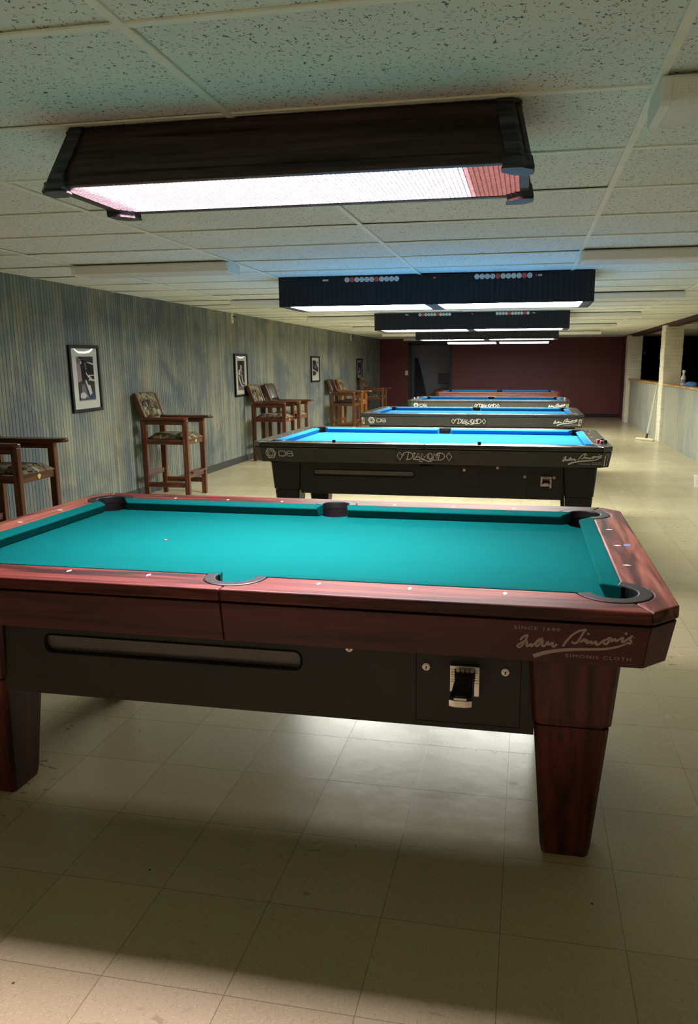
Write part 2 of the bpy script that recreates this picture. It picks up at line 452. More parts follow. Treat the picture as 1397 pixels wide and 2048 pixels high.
# ------------------------------------------------------------------ room shell
XL, XR, XB = -3.37, 7.4, 3.24      # left wall, far right wall, half wall face
PY1, PY2 = 12.1, 17.0
Y0, YB = -5.6, 18.8
struct('floor', MB().add([(XL, Y0, 0), (XR, Y0, 0), (XR, YB + 1.6, 0), (XL, YB + 1.6, 0)], [(0, 1, 2, 3)]), M['floor'], 'glossy beige twelve inch vinyl tile floor')

# ceiling tiles: each one lies slightly askew in its cell
mb = MB(); CX, CY, TX, TY = 1.0988, -.174, 1.2192, .6096
for i in range(-5, 7):
    for j in range(-10, 33):
        x0 = max(XL, CX + i * TX); x1 = min(XR, CX + (i + 1) * TX); y0 = max(Y0, CY + j * TY); y1 = min(YB + 1.6, CY + (j + 1) * TY)
        if x1 <= x0 or y1 <= y0: continue
        z = [H + .003 + random.random() * .007 for _ in range(4)]; zc = min(z) - random.random() * .002
        xm, ym = (x0 + x1) / 2, (y0 + y1) / 2
        mb.add([(x0, y0, z[0]), (x1, y0, z[1]), (x1, y1, z[2]), (x0, y1, z[3]), (xm, ym, zc)], [(1, 0, 4), (2, 1, 4), (3, 2, 4), (0, 3, 4)])
struct('ceiling', mb, M['ceil'], 'drop ceiling of fissured cream tiles', fix=False)
mb = MB().box(XL - .1, XR + .1, Y0 - .1, YB + 1.7, H + .05, H + .1)
struct('ceiling_slab', mb, M['core'])
mb = MB()
for i in range(-4, 7):
    x = CX + i * TX
    if XL < x < XR: mb.box(x - .0125, x + .0125, Y0, YB + 1.6, H - .002, H + .004)
for j in range(-9, 34):
    y = CY + j * TY
    if Y0 < y < YB + 1.5: mb.box(XL, XR, y - .011, y + .011, H - .0015, H + .0035)
struct('trim_1', mb, M['tbar'], 'cream metal ceiling grid')

def grooved(x, y0, y1, z0, z1, sgn, depth=.004):
    """panelling in the plane x, grooves cut away from the room (sgn = direction into the room)"""
    k0 = math.floor(y0 / PITCH); k1 = math.ceil(y1 / PITCH); prof = []
    for k in range(k0, k1 + 1):
        a = k * PITCH
        prof += [(a, x), (a + .86 * PITCH, x), (a + .90 * PITCH, x - sgn * depth), (a + .96 * PITCH, x - sgn * depth)]
    prof = [(min(max(y, y0), y1), q) for y, q in prof]
    v = [(q, y, z0) for y, q in prof] + [(q, y, z1) for y, q in prof]; n = len(prof)
    return MB().add(v, [(i, i + 1, n + i + 1, n + i) for i in range(n - 1)])
struct('wall_left', grooved(XL, Y0, YB, 0, H + .03, 1), M['panel'], 'grooved panelling sponge painted in grey blue and ochre', fix=False)
struct('baseboard_left', MB().box(XL, XL + .012, Y0, YB, 0, .09), M['darkbase'], 'charcoal vinyl base')
# back wall with the dark opening
DX0, DX1, DZ = -2.545, -1.315, 2.03
mb = MB().box(XL - .1, DX0, YB, YB + .12, 0, H + .04).box(DX1, XB + .02, YB, YB + .12, 0, H + .04).box(DX0, DX1, YB, YB + .12, DZ, H + .04)
struct('wall_back', mb, M['maroon'], 'maroon painted end wall')
struct('baseboard_back', MB().box(DX1 + .08, XB, YB - .012, YB, 0, .10), M['blackbase'], 'black base on the maroon wall')
mb = MB().box(DX0 - .0, DX0 + .07, YB - .02, YB + .14, 0, DZ).box(DX1 - .07, DX1, YB - .02, YB + .14, 0, DZ).box(DX0, DX1, YB - .02, YB + .14, DZ - .07, DZ)
struct('door_1', mb, M['slateframe'], 'charcoal framed opening in the maroon wall')
mb = MB().box(DX0 - .3, DX1 + .3, YB + 1.3, YB + 1.4, 0, H + .04).box(DX0 - .4, DX0 - .3, YB + .12, YB + 1.4, 0, H + .04).box(DX1 + .3, DX1 + .4, YB + .12, YB + 1.4, 0, H + .04)
struct('wall_alcove', mb, M['slate'], 'slate grey walls of the alcove')
# half wall, pillars, header and the unlit room beyond
struct('wall_right', grooved(XB, Y0, PY2 + .2, 0, 1.035, -1, .003), M['panel2'], 'half height partition in streaked grey and ochre', fix=False)
struct('wall_right_back', MB().box(XB + .012, XB + .13, Y0, PY2 + .2, 0, 1.035), M['black_red'])
struct('wall_return', MB().box(XB - .02, XB + .15, PY2 + .395, YB, 0, H), M['maroon'], 'short maroon wall between the end wall and the pillar')

mb = MB()
for y0, y1 in ((Y0, PY1 - .002), (PY1 + .40, PY2 - .002)): mb.box(XB - .045, XB + .19, y0, y1, 1.035, 1.065)
struct('trim_2', mb, M['capwood'], 'pine cap board on the half wall', bevel=.004)
struct('trim_3', MB().box(XB - .01, XB + .16, Y0, YB, 2.076, H + .02), M['darkred'], 'dark red header beam under the ceiling')
struct('wall_far_right', MB().box(XR, XR + .1, Y0, YB + .1, 0, H + .04), M['black_red'])
struct('wall_far_back', MB().box(XB + .02, XR + .1, YB, YB + .12, 0, H + .04), M['black_red'])
struct('wall_front', MB().box(XL - .1, XR + .1, Y0 - .1, Y0, 0, H + .04), M['fix_white'])

def pillar(name, x0, x1, y0, y1, label):
    mb = MB(); h = .068; z = 0; k = 0
    rnd = random.Random(int(y0 * 10))
    while z < 2.10:
        z1 = min(z + h, 2.105); j = [rnd.uniform(-.0035, .0035) for _ in range(4)]
        a, b, c, d = x0 + j[0], x1 + j[1], y0 + j[2], y1 + j[3]; e = .0035; cc = .010
        def lp(i, zz): return [(a + i + cc, c + i, zz), (b - i - cc, c + i, zz), (b - i, c + i + cc, zz), (b - i, d - i - cc, zz), (b - i - cc, d - i, zz), (a + i + cc, d - i, zz), (a + i, d - i - cc, zz), (a + i, c + i + cc, zz)]
        mb.loft([lp(e, z), lp(0, z + .008), lp(0, z1 - .008), lp(e, z1)])
        z = z1; k += 1
    return struct(name, mb, M['brick'], label)
pillar('pillar', 3.185, 3.51, PY1, PY1 + .40, 'white painted brick pillar nearer the camera')
pillar('pillar', 3.15, 3.49, PY2, PY2 + .40, 'white painted brick pillar beside the maroon wall')

# ------------------------------------------------------------------ pool tables
SIM = [[(-0.1255, 0.0105), (-0.1457, -0.0045), (-0.1324, -0.0091), (-0.1133, 0.0346), (-0.1351, 0.0164), (-0.1322, 0.0136)], [(-0.1232, 0.0089), (-0.1167, 0.0126), (-0.1214, -0.0078), (-0.1049, 0.0084), (-0.1109, -0.0071), (-0.0992, 0.0063), (-0.0908, 0.0187), (-0.0794, 0.0219), (-0.0857, 0.019), (-0.0978, 0.0049), (-0.0962, -0.002), (-0.0897, 0.0009), (-0.0789, 0.0217), (-0.0827, 0.0004), (-0.0762, -0.0011), (-0.0664, 0.0166), (-0.0679, 0.001), (-0.0548, 0.0144), (-0.0578, 0.0022), (-0.0535, -0.001), (-0.046, 0.0085)], [(-0.032, 0.0027), (-0.0261, 0.0156), (-0.011, 0.0364), (0.0044, 0.0485), (0.0228, 0.0534), (0.0159, 0.0468), (0.0097, 0.0316), (0.0025, 0.0163), (-0.0058, 0.0122), (-0.0113, 0.0178)], [(0.0088, 0.0167), (0.0212, 0.0304), (0.0168, 0.0168), (0.0263, 0.0273), (0.0236, 0.0123), (0.0355, 0.025), (0.0345, 0.0125), (0.0474, 0.0248), (0.0451, 0.0133), (0.0514, 0.0132), (0.06, 0.0227), (0.0696, 0.0319), (0.0634, 0.0217), (0.0659, 0.0157), (0.0726, 0.0174), (0.0755, 0.0267), (0.0703, 0.032), (0.0822, 0.035), (0.0794, 0.0211), (0.0911, 0.0356), (0.09, 0.0233), (0.102, 0.0339), (0.1097, 0.0383), (0.1046, 0.0257), (0.1087, 0.024), (0.1187, 0.0335), (0.1298, 0.044)], [(0.1298, 0.044), (0.1224, 0.0338), (0.1279, 0.0278), (0.1249, 0.0212), (0.1186, 0.0237)], [(0.0263, 0.0421), (0.0273, 0.0402)], [(0.1134, 0.0488), (0.1144, 0.0469)], [(0.1333, 0.0379), (0.1338, 0.037)]]
SWASH = [(-0.102, -0.0294), (-0.0802, -0.0195), (-0.0572, -0.0123), (-0.0298, -0.0066), (0.0022, -0.0024), (0.0385, -0.0001), (0.07, 0.0029), (0.0965, 0.0104), (0.1139, 0.019), (0.122, 0.0254)]
DIA = [[(-0.1867, 0.0334), (-0.1656, 0.0041), (-0.1843, -0.0273), (-0.2071, 0.0034), (-0.1867, 0.0334)], [(0.1838, 0.0343), (0.2057, 0.0037), (0.1855, -0.0277), (0.1642, 0.0046), (0.1838, 0.0343)], [(-0.1513, 0.0115), (-0.1581, 0.0093), (-0.1608, 0.018), (-0.152, 0.0283), (-0.1316, 0.0327), (-0.1045, 0.0315), (-0.0882, 0.0184), (-0.0868, -0.0001), (-0.0993, -0.0172), (-0.1213, -0.0226), (-0.1383, -0.0233)], [(-0.1188, 0.0302), (-0.1298, -0.0218)], [(-0.0741, 0.0257), (-0.0813, -0.0215)], [(-0.0835, 0.0268), (-0.0633, 0.0265)], [(-0.084, -0.0219), (-0.0333, -0.0219)], [(-0.0746, -0.02), (-0.042, 0.0276), (-0.0327, -0.0142)], [(-0.0611, -0.0036), (-0.0361, -0.0038)], [(-0.0266, -0.0141), (-0.0168, 0.0264), (0.0003, -0.0058), (0.0276, 0.0255), (0.0222, -0.0141)], [(0.0596, 0.006), (0.0586, -0.0025), (0.0553, -0.0097), (0.0505, -0.0146), (0.0447, -0.0164), (0.0389, -0.0148), (0.034, -0.0101), (0.0307, -0.003), (0.0294, 0.0054), (0.0305, 0.0139), (0.0337, 0.0211), (0.0386, 0.026), (0.0444, 0.0278), (0.0501, 0.0262), (0.0551, 0.0215), (0.0584, 0.0144), (0.0596, 0.006)], [(-0.0401, -0.02), (-0.0384, -0.0301), (-0.0285, -0.038), (-0.013, -0.0356)], [(-0.0334, -0.0125), (-0.0098, -0.0161), (0.0173, -0.0317), (0.0375, -0.0373), (0.0542, -0.0309), (0.0615, -0.0181), (0.0541, -0.0095)], [(-0.0249, -0.0198), (0.0038, -0.0259), (0.0274, -0.0355)], [(0.0659, -0.0156), (0.0738, 0.028), (0.096, -0.014), (0.1012, 0.0275)], [(0.1013, 0.0261), (0.089, 0.0192), (0.0914, 0.0093), (0.1007, 0.0151)], [(0.1146, 0.0304), (0.1061, -0.0219)], [(0.0989, 0.0301), (0.1306, 0.0313), (0.1507, 0.0177), (0.1516, -0.0023), (0.1351, -0.0193), (0.1178, -0.024), (0.0307, -0.023)]]
DIA_STRAIGHT = {0, 1, 3, 4, 5, 6, 7, 8, 9, 14, 16}
OB = [[(0.0028, 0.0207), (0.0453, 0.0225), (0.0503, 0.0181), (0.0507, -0.0134), (0.0451, -0.0183), (0.0086, -0.0196), (0.0017, -0.0162), (-0.0022, -0.0085), (-0.0014, 0.0168), (0.0028, 0.0207)], [(0.0629, 0.0024), (0.1022, 0.0035), (0.1058, 0.007), (0.1061, 0.0177), (0.1017, 0.0215), (0.0604, 0.0214), (0.0633, -0.018), (0.1057, -0.0178), (0.11, -0.0142), (0.1095, -0.0026), (0.1022, 0.0035)], [(-0.091, 0.0386), (-0.0463, 0.0364), (-0.0261, 0.0037), (-0.0446, -0.0337), (-0.0854, -0.0345), (-0.1095, 0.0041), (-0.091, 0.0386)]]

ZT, ZB = .827, .783            # rail top, cloth bed
ZA0, ZA1, TAPER = .787, .676, .018   # apron top / bottom and its inward lean

def pool_table(loc, label, A, B, a, b, style, slot, locks, coin, number=None):
    """x = long axis; A,B outer half sizes; a,b cushion-nose half sizes"""
    st = dict(
        rose=dict(rx=M['rose_x'], ry=M['rose_y'], leg=M['roseleg_z'], ap=M['roseap_x'], apy=M['roseap_y'], cl=M['teal'], cas=M['casting'], win=M['window']),
        black=dict(rx=M['blackrail'], ry=M['blackrail'], leg=M['blackleg'], ap=M['black'], apy=M['black'], cl=M['blue'], cas=M['casting'], win=M['window2']),
        red=dict(rx=M['red_x'], ry=M['red_y'], leg=M['red_z'], ap=M['red_x'], apy=M['red_y'], cl=M['blue'], cas=M['casting'], win=M['window']))[style]
    T = thing('pool_table', label, 'pool table', loc, 0, 'pool tables')
    W = .055; CH = .072                       # cushion width, corner chamfer
    xb, yb = a + W, b + W                     # wood / cushion boundary
    cx, cy, R, r = a + .028, b + .028, .098, .062
    scy, SR, sr = b + .065, .088, .058
    sg = [(1, -1), (1, 1), (-1, 1), (-1, -1)]
    # ---- wooden rails
    dx = math.sqrt(R * R - (yb - cy) ** 2); dy = math.sqrt(R * R - (xb - cx) ** 2); sdx = math.sqrt(SR * SR - (yb - scy) ** 2)
    seam = math.atan2(-B - -cy, (A - CH) - cx)          # direction of the mitre seam, lower right corner
    a_start = math.atan2(-(yb - cy), -dx)               # on the long-rail side
    a_start = a_start if a_start > -PI else a_start
    g = .0008
    def longrail(sx, sy):
        p = [(g, -B), (A - CH - g, -B)]
        p += [(cx + R * math.cos(t), -cy + R * math.sin(t)) for t in [seam - .012 + (a_start - seam + .012) * i / 12 for i in range(13)]]
        e0 = math.atan2(-(yb - scy), sdx)
        p += [(SR * math.cos(t), -scy + SR * math.sin(t)) for t in [e0 + (-PI / 2 + .01 - e0) * i / 10 for i in range(11)]]
        return [(x * sx, y * -sy) for x, y in p]
    def endrail(sx):
        e1 = math.atan2(dy, xb - cx)
        half = [(A - CH + g, -B), (A, -(B - CH))]
        arcp = [(cx + R * math.cos(t), -cy + R * math.sin(t)) for t in [seam + .012 + (e1 - seam - .012) * i / 12 for i in range(13)]]
        up = [(x, -y) for x, y in reversed(half)]
        p = half + up + [(x, -y) for x, y in arcp] + list(reversed(arcp))
        return [(x * sx, y) for x, y in p]
    srad = .0945
    def sight(mbs, x, y, along):
        l, w = (.0125, .0062)
        q = [(l, 0), (0, w), (-l, 0), (0, -w)] if along == 'y' else [(0, l), (w, 0), (0, -l), (-w, 0)]
        if style == 'rose': pts = [(x + u, y + v) for u, v in q]
        else: pts = [(x + .006 * math.cos(k * PI / 5), y + .006 * math.sin(k * PI / 5)) for k in range(10)]
        mbs.prism(pts, ZT - .001, ZT + .0006)
    for sx in (1, -1):
        for sy in (-1, 1):
            R_ = obj('rail', MB().prism(longrail(sx, sy), ZT - .034, ZT), st['rx'], T, bevel=.006, seg=3)
            for k in (1, 2, 3):
                s = MB(); sight(s, sx * k * a / 4, sy * (b + srad), 'x'); obj('sight', s, M['pearl'], R_)
        R_ = obj('rail', MB().prism(endrail(sx), ZT - .034, ZT), st['ry'], T, bevel=.006, seg=3)
        for k in (-1, 0, 1):
            s = MB(); sight(s, sx * (a + srad), k * b / 2, 'y'); obj('sight', s, M['pearl'], R_)
        if style == 'rose' and sx > 0:
            s = MB(); pts = [(a + .128 + .013 * math.cos(t * .7) * (1 + .3 * math.sin(3 * t)), .012 + .019 * math.sin(t * .7) * (1 + .25 * math.cos(5 * t))) for t in range(9)]
            s.prism(pts, ZT - .001, ZT + .0005); part(obj('chalk_smudge', s, simple('blue chalk smear', lin(96, 124, 168), .9), R_), label='blue chalk smudge')
    # ---- pockets
    for sx, sy in sg:
        e0, e1 = a_start, math.atan2(dy, xb - cx)
        if e1 < e0: e1 += 2 * PI
        outer = [(cx + (R + .0005) * math.cos(t), -cy + (R + .0005) * math.sin(t)) for t in [e0 + (e1 - e0) * i / 22 for i in range(23)]]
        ri = r * .97
        i0 = math.atan2(-(yb - cy) + .012, -math.sqrt(max(0, ri * ri - (yb - cy - .012) ** 2))); i1 = math.atan2(math.sqrt(max(0, ri * ri - (xb - cx - .012) ** 2)), xb - cx - .012)
        if i0 > 0: i0 -= 2 * PI
        if i1 < i0: i1 += 2 * PI
        inner = [(cx + ri * math.cos(t), -cy + ri * math.sin(t)) for t in [i0 + (i1 - i0) * i / 22 for i in range(23)]]
        poly = [(x * sx, y * -sy) for x, y in outer + list(reversed(inner))]
        P = obj('pocket_casting', MB().prism(poly, ZT - .03, ZT + .0015), st['cas'], T, bevel=.004, seg=2)
        mbp = MB(); n = 28; rr = r * .985
        circ = [(cx * sx + rr * math.cos(2 * PI * i / n), cy * sy + rr * math.sin(2 * PI * i / n)) for i in range(n)]
        v = [(x, y, ZB - .004) for x, y in circ] + [(x * .99 + cx * sx * .01, y * .99 + cy * sy * .01, .66) for x, y in circ]
        mbp.add(v, [(i, (i + 1) % n, n + (i + 1) % n, n + i) for i in range(n)] + [tuple(range(n, 2 * n))])
        up = [(x * sx, y * -sy) for x, y in [(cx + rr * math.cos(t), -cy + rr * math.sin(t)) for t in [i0 + .05 + (i1 - i0 - .1) * i / 22 for i in range(23)]]]
        mbp.add([(x, y, ZB - .006) for x, y in up] + [(x, y, ZT - .004) for x, y in up], [(i, i + 1, 24 + i, 23 + i) for i in range(22)])
        obj('pocket_liner', mbp, M['liner'], P, smooth=True, fix=False)
    for sy in (-1, 1):
        e0 = math.atan2(yb - scy, -sdx); 
        if e0 > 0: e0 -= 2 * PI
        e0 = math.atan2(-(scy - yb) * -1, -sdx)
        t0 = PI - math.atan2(scy - yb, sdx); t1 = 2 * PI + math.atan2(scy - yb, sdx)
        outer = [((SR + .0005) * math.cos(t), -scy + (SR + .0005) * math.sin(t)) for t in [t0 + (t1 - t0) * i / 20 for i in range(21)]]
        ri = sr * .97; s0 = PI - math.asin(min(.9, (scy - yb + .008) / ri)); s1 = 2 * PI + math.asin(min(.9, (scy - yb + .008) / ri))
        inner = [(ri * math.cos(t), -scy + ri * math.sin(t)) for t in [s0 + (s1 - s0) * i / 20 for i in range(21)]]
        poly = [(x, y * -sy) for x, y in outer + list(reversed(inner))]
        P = obj('pocket_casting', MB().prism(poly, ZT - .03, ZT + .0015), st['cas'], T, bevel=.004, seg=2)
        mbp = MB(); n = 28; rr = sr * .985
        circ = [(rr * math.cos(2 * PI * i / n), scy * sy + rr * math.sin(2 * PI * i / n)) for i in range(n)]
        mbp.add([(x, y, ZB - .004) for x, y in circ] + [(x, y, .66) for x, y in circ], [(i, (i + 1) % n, n + (i + 1) % n, n + i) for i in range(n)] + [tuple(range(n, 2 * n))])
        up = [(rr * math.cos(t), (-scy + rr * math.sin(t)) * -sy) for t in [s0 + .03 + (s1 - s0 - .06) * i / 20 for i in range(21)]]
        mbp.add([(x, y, ZB - .006) for x, y in up] + [(x, y, ZT - .004) for x, y in up], [(i, i + 1, 22 + i, 21 + i) for i in range(20)])
        obj('pocket_liner', mbp, M['liner'], P, smooth=True, fix=False)
    # ---- cloth bed with pocket notches
    ex, ey = a + .04, b + .04; q = []
    ddx = math.sqrt(r * r - (ey - cy) ** 2); ddy = math.sqrt(r * r - (ex - cx) ** 2)
    def corner(sx, sy):
        t0 = math.atan2(-(ey - cy), -ddx); t1 = math.atan2(ddy, ex - cx)
        if t0 < 0: t0 += 2 * PI
        pts = [(cx + r * math.cos(t), -cy + r * math.sin(t)) for t in [t0 + (t1 - t0) * i / 12 for i in range(13)]]
        return [(x * sx, y * -sy) for x, y in pts]
    def side(sy):
        k = math.asin((scy - ey) / sr); pts = [(sr * math.cos(t), -scy + sr * math.sin(t)) for t in [PI - k + (2 * k - PI) * i / 10 for i in range(11)]]
        return [(x, y * -sy) for x, y in pts]
    q += side(-1) + corner(1, -1) + list(reversed(corner(1, 1))) + list(reversed(side(1))) + corner(-1, 1) + list(reversed(corner(-1, -1)))
    mbb = MB(); plate(mbb, q, [], lambda x, y: (x, y, ZB))
    n = len(q)
    mbb.add([(x, y, ZB) for x, y in q] + [(x, y, ZB - .03) for x, y in q], [(i, (i + 1) % n, n + (i + 1) % n, n + i) for i in range(n)])
    bed = obj('bed_cloth', mbb, st['cl'], T)
    for xs in ((-a / 2,) if style == 'rose' else (-a / 2,)):
        s = MB().prism(arc(xs, 0, .0125, 0, 2 * PI * 15 / 16, 15), ZB, ZB + .0006); obj('foot_spot', s, simple('dark spot', lin(22, 34, 36), .8), bed)
        s = MB().prism([(xs + .006, 0), (xs, .0028), (xs - .006, 0), (xs, -.0028)], ZB + .0005, ZB + .001); obj('spot_mark', s, M['pearl'], bed)
    # ---- cushions
    prof = [(0, ZT - .010), (.006, ZT - .004), (W, ZT + .001), (W, ZB + .001), (.018, ZB + .001), (.006, ZT - .020)]
    def cushion(n0, b0, n1, b1, f):
        L0, L1 = [], []
        for d, z in prof:
            t = d / W
            L0.append(f(n0 + (b0 - n0) * t, d, z)); L1.append(f(n1 + (b1 - n1) * t, d, z))
        return MB().hexa(L0, L1)
    for sx in (1, -1):
        for sy in (-1, 1):
            obj('cushion', cushion(.066, .052, a - .064, a - .022, lambda u, d, z: (sx * u, sy * (b + d), z)), st['cl'], T, bevel=.003, seg=2, angle=25)
        obj('cushion', cushion(-(b - .064), -(b - .022), b - .064, b - .022, lambda u, d, z: (sx * (a + d), u, z)), st['cl'], T, bevel=.003, seg=2, angle=25)
    # ---- apron panels round a black core
    def octo(i, z): 
        X_, Y_, c = A - i, B - i, CH - i * .4
        return [(X_ - c, -Y_, z), (X_, -(Y_ - c), z), (X_, Y_ - c, z), (X_ - c, Y_, z), (-(X_ - c), Y_, z), (-X_, Y_ - c, z), (-X_, -(Y_ - c), z), (-(X_ - c), -Y_, z)]
    mbc = MB()
    o1, o2 = octo(.012, ZT - .036), octo(.012 + TAPER, ZA1 + .002)
    i1_, i2_ = [(x * .5, y * .5, z) for x, y, z in o1], [(x * .5, y * .5, z) for x, y, z in o2]
    mbc.add(o1 + o2, [(i, (i + 1) % 8, 8 + (i + 1) % 8, 8 + i) for i in range(8)] + [tuple(range(8, 16))])
    obj('apron_core', mbc, M['core'], T)
    t8, b8 = octo(.004, ZA0), octo(.004 + TAPER, ZA1)
    def facet(i, s0=0.0, s1=1.0):
        p0, p1, p2, p3 = Vector(t8[i]), Vector(t8[(i + 1) % 8]), Vector(b8[(i + 1) % 8]), Vector(b8[i])
        gap = .0016 / (p1 - p0).length
        s0 = s0 + gap; s1 = s1 - gap
        A0, A1 = p0.lerp(p1, s0), p0.lerp(p1, s1); B0, B1 = p3.lerp(p2, s0), p3.lerp(p2, s1)
        nrm = (A1 - A0).cross(B0 - A0).normalized()
        c = Vector((0, 0, A0.z)); 
        if nrm.dot(A0 - c) < 0: nrm = -nrm
        k = nrm * -.008
        return MB().hexa([tuple(B0), tuple(B1), tuple(B1 + k), tuple(B0 + k)], [tuple(A0), tuple(A1), tuple(A1 + k), tuple(A0 + k)])
    for i in range(8):
        mt = st['apy'] if i in (1, 5) else st['ap']
        if i in (3, 7) and style != 'black':
            obj('apron_panel', facet(i, 0, .5), mt, T, bevel=.0015, seg=1); obj('apron_panel', facet(i, .5, 1), mt, T, bevel=.0015, seg=1)
        else:
            obj('apron_panel' if i % 2 else 'apron_corner', facet(i), mt, T, bevel=.0015, seg=1)
    # ---- cabinet with ball window
    kx, ky, kz = A - .335, B - .205, .385
    if style == 'black': kz = .402
    x0, x1, z0, z1 = slot; rr = .022
    hole = arc(x0 + rr, z0 + rr, rr, PI, 1.5 * PI, 6) + arc(x1 - rr, z0 + rr, rr, 1.5 * PI, 2 * PI, 6) + arc(x1 - rr, z1 - rr, rr, 0, .5 * PI, 6) + arc(x0 + rr, z1 - rr, rr, .5 * PI, PI, 6)
    mbk = MB()
    plate(mbk, [(-kx, kz), (kx, kz), (kx, ZA1), (-kx, ZA1)], [hole], lambda u, w: (u, -ky, w))
    nh = len(hole)
    mbk.add([(u, -ky, w) for u, w in hole] + [(u, -ky + .045, w) for u, w in hole], [(i, (i + 1) % nh, nh + (i + 1) % nh, nh + i) for i in range(nh)])
    mbk.add([(-kx, -ky, kz), (kx, -ky, kz), (kx, ky, kz), (-kx, ky, kz), (-kx, -ky, ZA1), (kx, -ky, ZA1), (kx, ky, ZA1), (-kx, ky, ZA1)],
            [(0, 3, 2, 1), (2, 3, 7, 6), (0, 4, 7, 3), (1, 2, 6, 5)])
    cab = obj('cabinet', mbk, M['cab'], T, fix=False)
    obj('ball_window', MB().hexa([(x0 - .005, -ky + .016, z0 - .002), (x1 + .005, -ky + .016, z0 - .002), (x1 + .005, -ky + .046, z0 - .002), (x0 - .005, -ky + .046, z0 - .002)],
                                 [(x0 - .005, -ky + .009, z1 + .002), (x1 + .005, -ky + .009, z1 + .002), (x1 + .005, -ky + .046, z1 + .002), (x0 - .005, -ky + .046, z1 + .002)]), st['win'], cab)
    rim = MB(); ribbon(rim, hole + [hole[0]], .007, lambda u, w: (u, -ky - .0012, w)); obj('window_rim', rim, M['core'], cab)
    cxm, czm = coin
    if style != 'red':
        d0, d1, e0, e1 = cxm - .14, cxm + .155, kz + .016, czm + .062
        s = MB(); o_, i_ = [(d0, e0), (d1, e0), (d1, e1), (d0, e1)], [(d0 + .002, e0 + .002), (d1 - .002, e0 + .002), (d1 - .002, e1 - .002), (d0 + .002, e1 - .002)]
        plate(s, o_, [i_], lambda u, w: (u, -ky - .0006, w)); obj('coin_door', s, M['core'], cab)
        if style == 'black':
            s = MB(); d0, d1, e0, e1 = .255, .40, .49, .645
            plate(s, [(d0, e0), (d1, e0), (d1, e1), (d0, e1)], [[(d0 + .002, e0 + .002), (d1 - .002, e0 + .002), (d1 - .002, e1 - .002), (d0 + .002, e1 - .002)]], lambda u, w: (u, -ky - .0006, w)); obj('service_door', s, M['core'], cab)
        for lx, lz in locks:
            L_ = obj('lock', MB().cyl((lx, -ky + .001, lz), .0115, -.007, 'y', 20).cyl((lx, -ky - .005, lz), .0085, -.003, 'y', 20), M['chrome'], cab, bevel=.001)
            obj('keyhole', MB().cyl((lx + .001, -ky - .0078, lz + .001), .0028, -.0008, 'y', 12).box(lx - .0012, lx + .002, -ky - .0086, -ky - .007, lz - .006, lz + .001), M['blackplastic'], L_)
        # coin slide: bezel, hood sides, slider tray with chrome nose
        bw, bt, bb = .041, czm + .033, czm - .033
        s = MB().box(cxm - bw, cxm - bw + .014, -ky - .016, -ky + .001, bb - .012, bt).box(cxm + bw - .014, cxm + bw, -ky - .016, -ky + .001, bb - .022, bt).box(cxm - bw, cxm + bw, -ky - .020, -ky + .001, bt - .007, bt + .001)
        for k in range(6): s.box(cxm - bw + .002, cxm - bw + .013, -ky - .0175, -ky - .015, bt - .014 - k * .007, bt - .011 - k * .007).box(cxm + bw - .013, cxm + bw - .002, -ky - .0175, -ky - .015, bt - .014 - k * .007, bt - .011 - k * .007)
        cm = obj('coin_slide', s, M['chrome'], cab, bevel=.0012)
        obj('slot_back', MB().box(cxm - .027, cxm + .027, -ky - .008, -ky + .001, czm, bt - .007), M['coinred'], cm)
        s = MB()
        for k in range(4): s.cyl((cxm - .02 + k * .0135, -ky - .008, bt - .016), .0055, -.0012, 'y', 14)
        obj('coin_hole', s, M['steel'], cm)
        if style != 'rose': czm -= .018
        ext = .150 if style == 'rose' else .022
        yt0, yt1 = -ky - ext, -ky - .008; w = .028
        s = MB()
        s.hexa([(cxm - w, yt0, czm - .012), (cxm + w, yt0, czm - .012), (cxm + w, yt1, czm - .012), (cxm - w, yt1, czm - .012)],
               [(cxm - w, yt0, czm + .003), (cxm + w, yt0, czm + .003), (cxm + w - .006, yt1, czm + .008), (cxm - w + .006, yt1, czm + .008)])
        for k in range(4): s.box(cxm - .0215 + k * .0135, cxm - .0195 + k * .0135, yt0 + .004, yt1, czm + .003, czm + .009)
        tr = obj('slider_tray', s, M['blackplastic'], cm, bevel=.0015)
        s = MB().prism([(cxm - w - .004, yt0 + .004), (cxm - w - .003, yt0 - .007), (cxm - w * .5, yt0 - .013), (cxm + w * .5, yt0 - .013), (cxm + w + .003, yt0 - .007), (cxm + w + .004, yt0 + .004)], czm - .022, czm - .002)
        s.box(cxm - w * .62, cxm + w * .62, yt0 - .010, yt0 + .006, czm - .004, czm + .004)
        obj('slider_nose', s, M['chrome'], tr, bevel=.002)
    # ---- legs: tapered, chamfered, with a seam below the cabinet
    lx, ly = A - (.234 if style == 'rose' else .212), B - (.30 if style == 'rose' else .32)
    def sq(hw, z, c=.012): return [(-hw + c, -hw, z), (hw - c, -hw, z), (hw, -hw + c, z), (hw, hw - c, z), (hw - c, hw, z), (-hw + c, hw, z), (-hw, hw - c, z), (-hw, -hw + c, z)]
    for sx, sy in sg:
        def sh(L): return [(x + sx * lx, y + sy * ly, z) for x, y, z in L]
        zs = .425; hw = lambda z: .069 + (.1225 - .069) * z / ZA1
        G = obj('leg', MB().loft([sh(sq(hw(0) - .003, 0)), sh(sq(hw(.03), .03)), sh(sq(hw(zs - .006), zs - .006))]).loft([sh(sq(hw(zs + .004) + .004, zs + .004)), sh(sq(hw(ZA1) + .003, ZA1 - .001))]).loft([sh(sq(hw(zs) - .006, zs - .01)), sh(sq(hw(zs) - .006, zs + .01))]), st['leg'], T, bevel=.0015, seg=1)
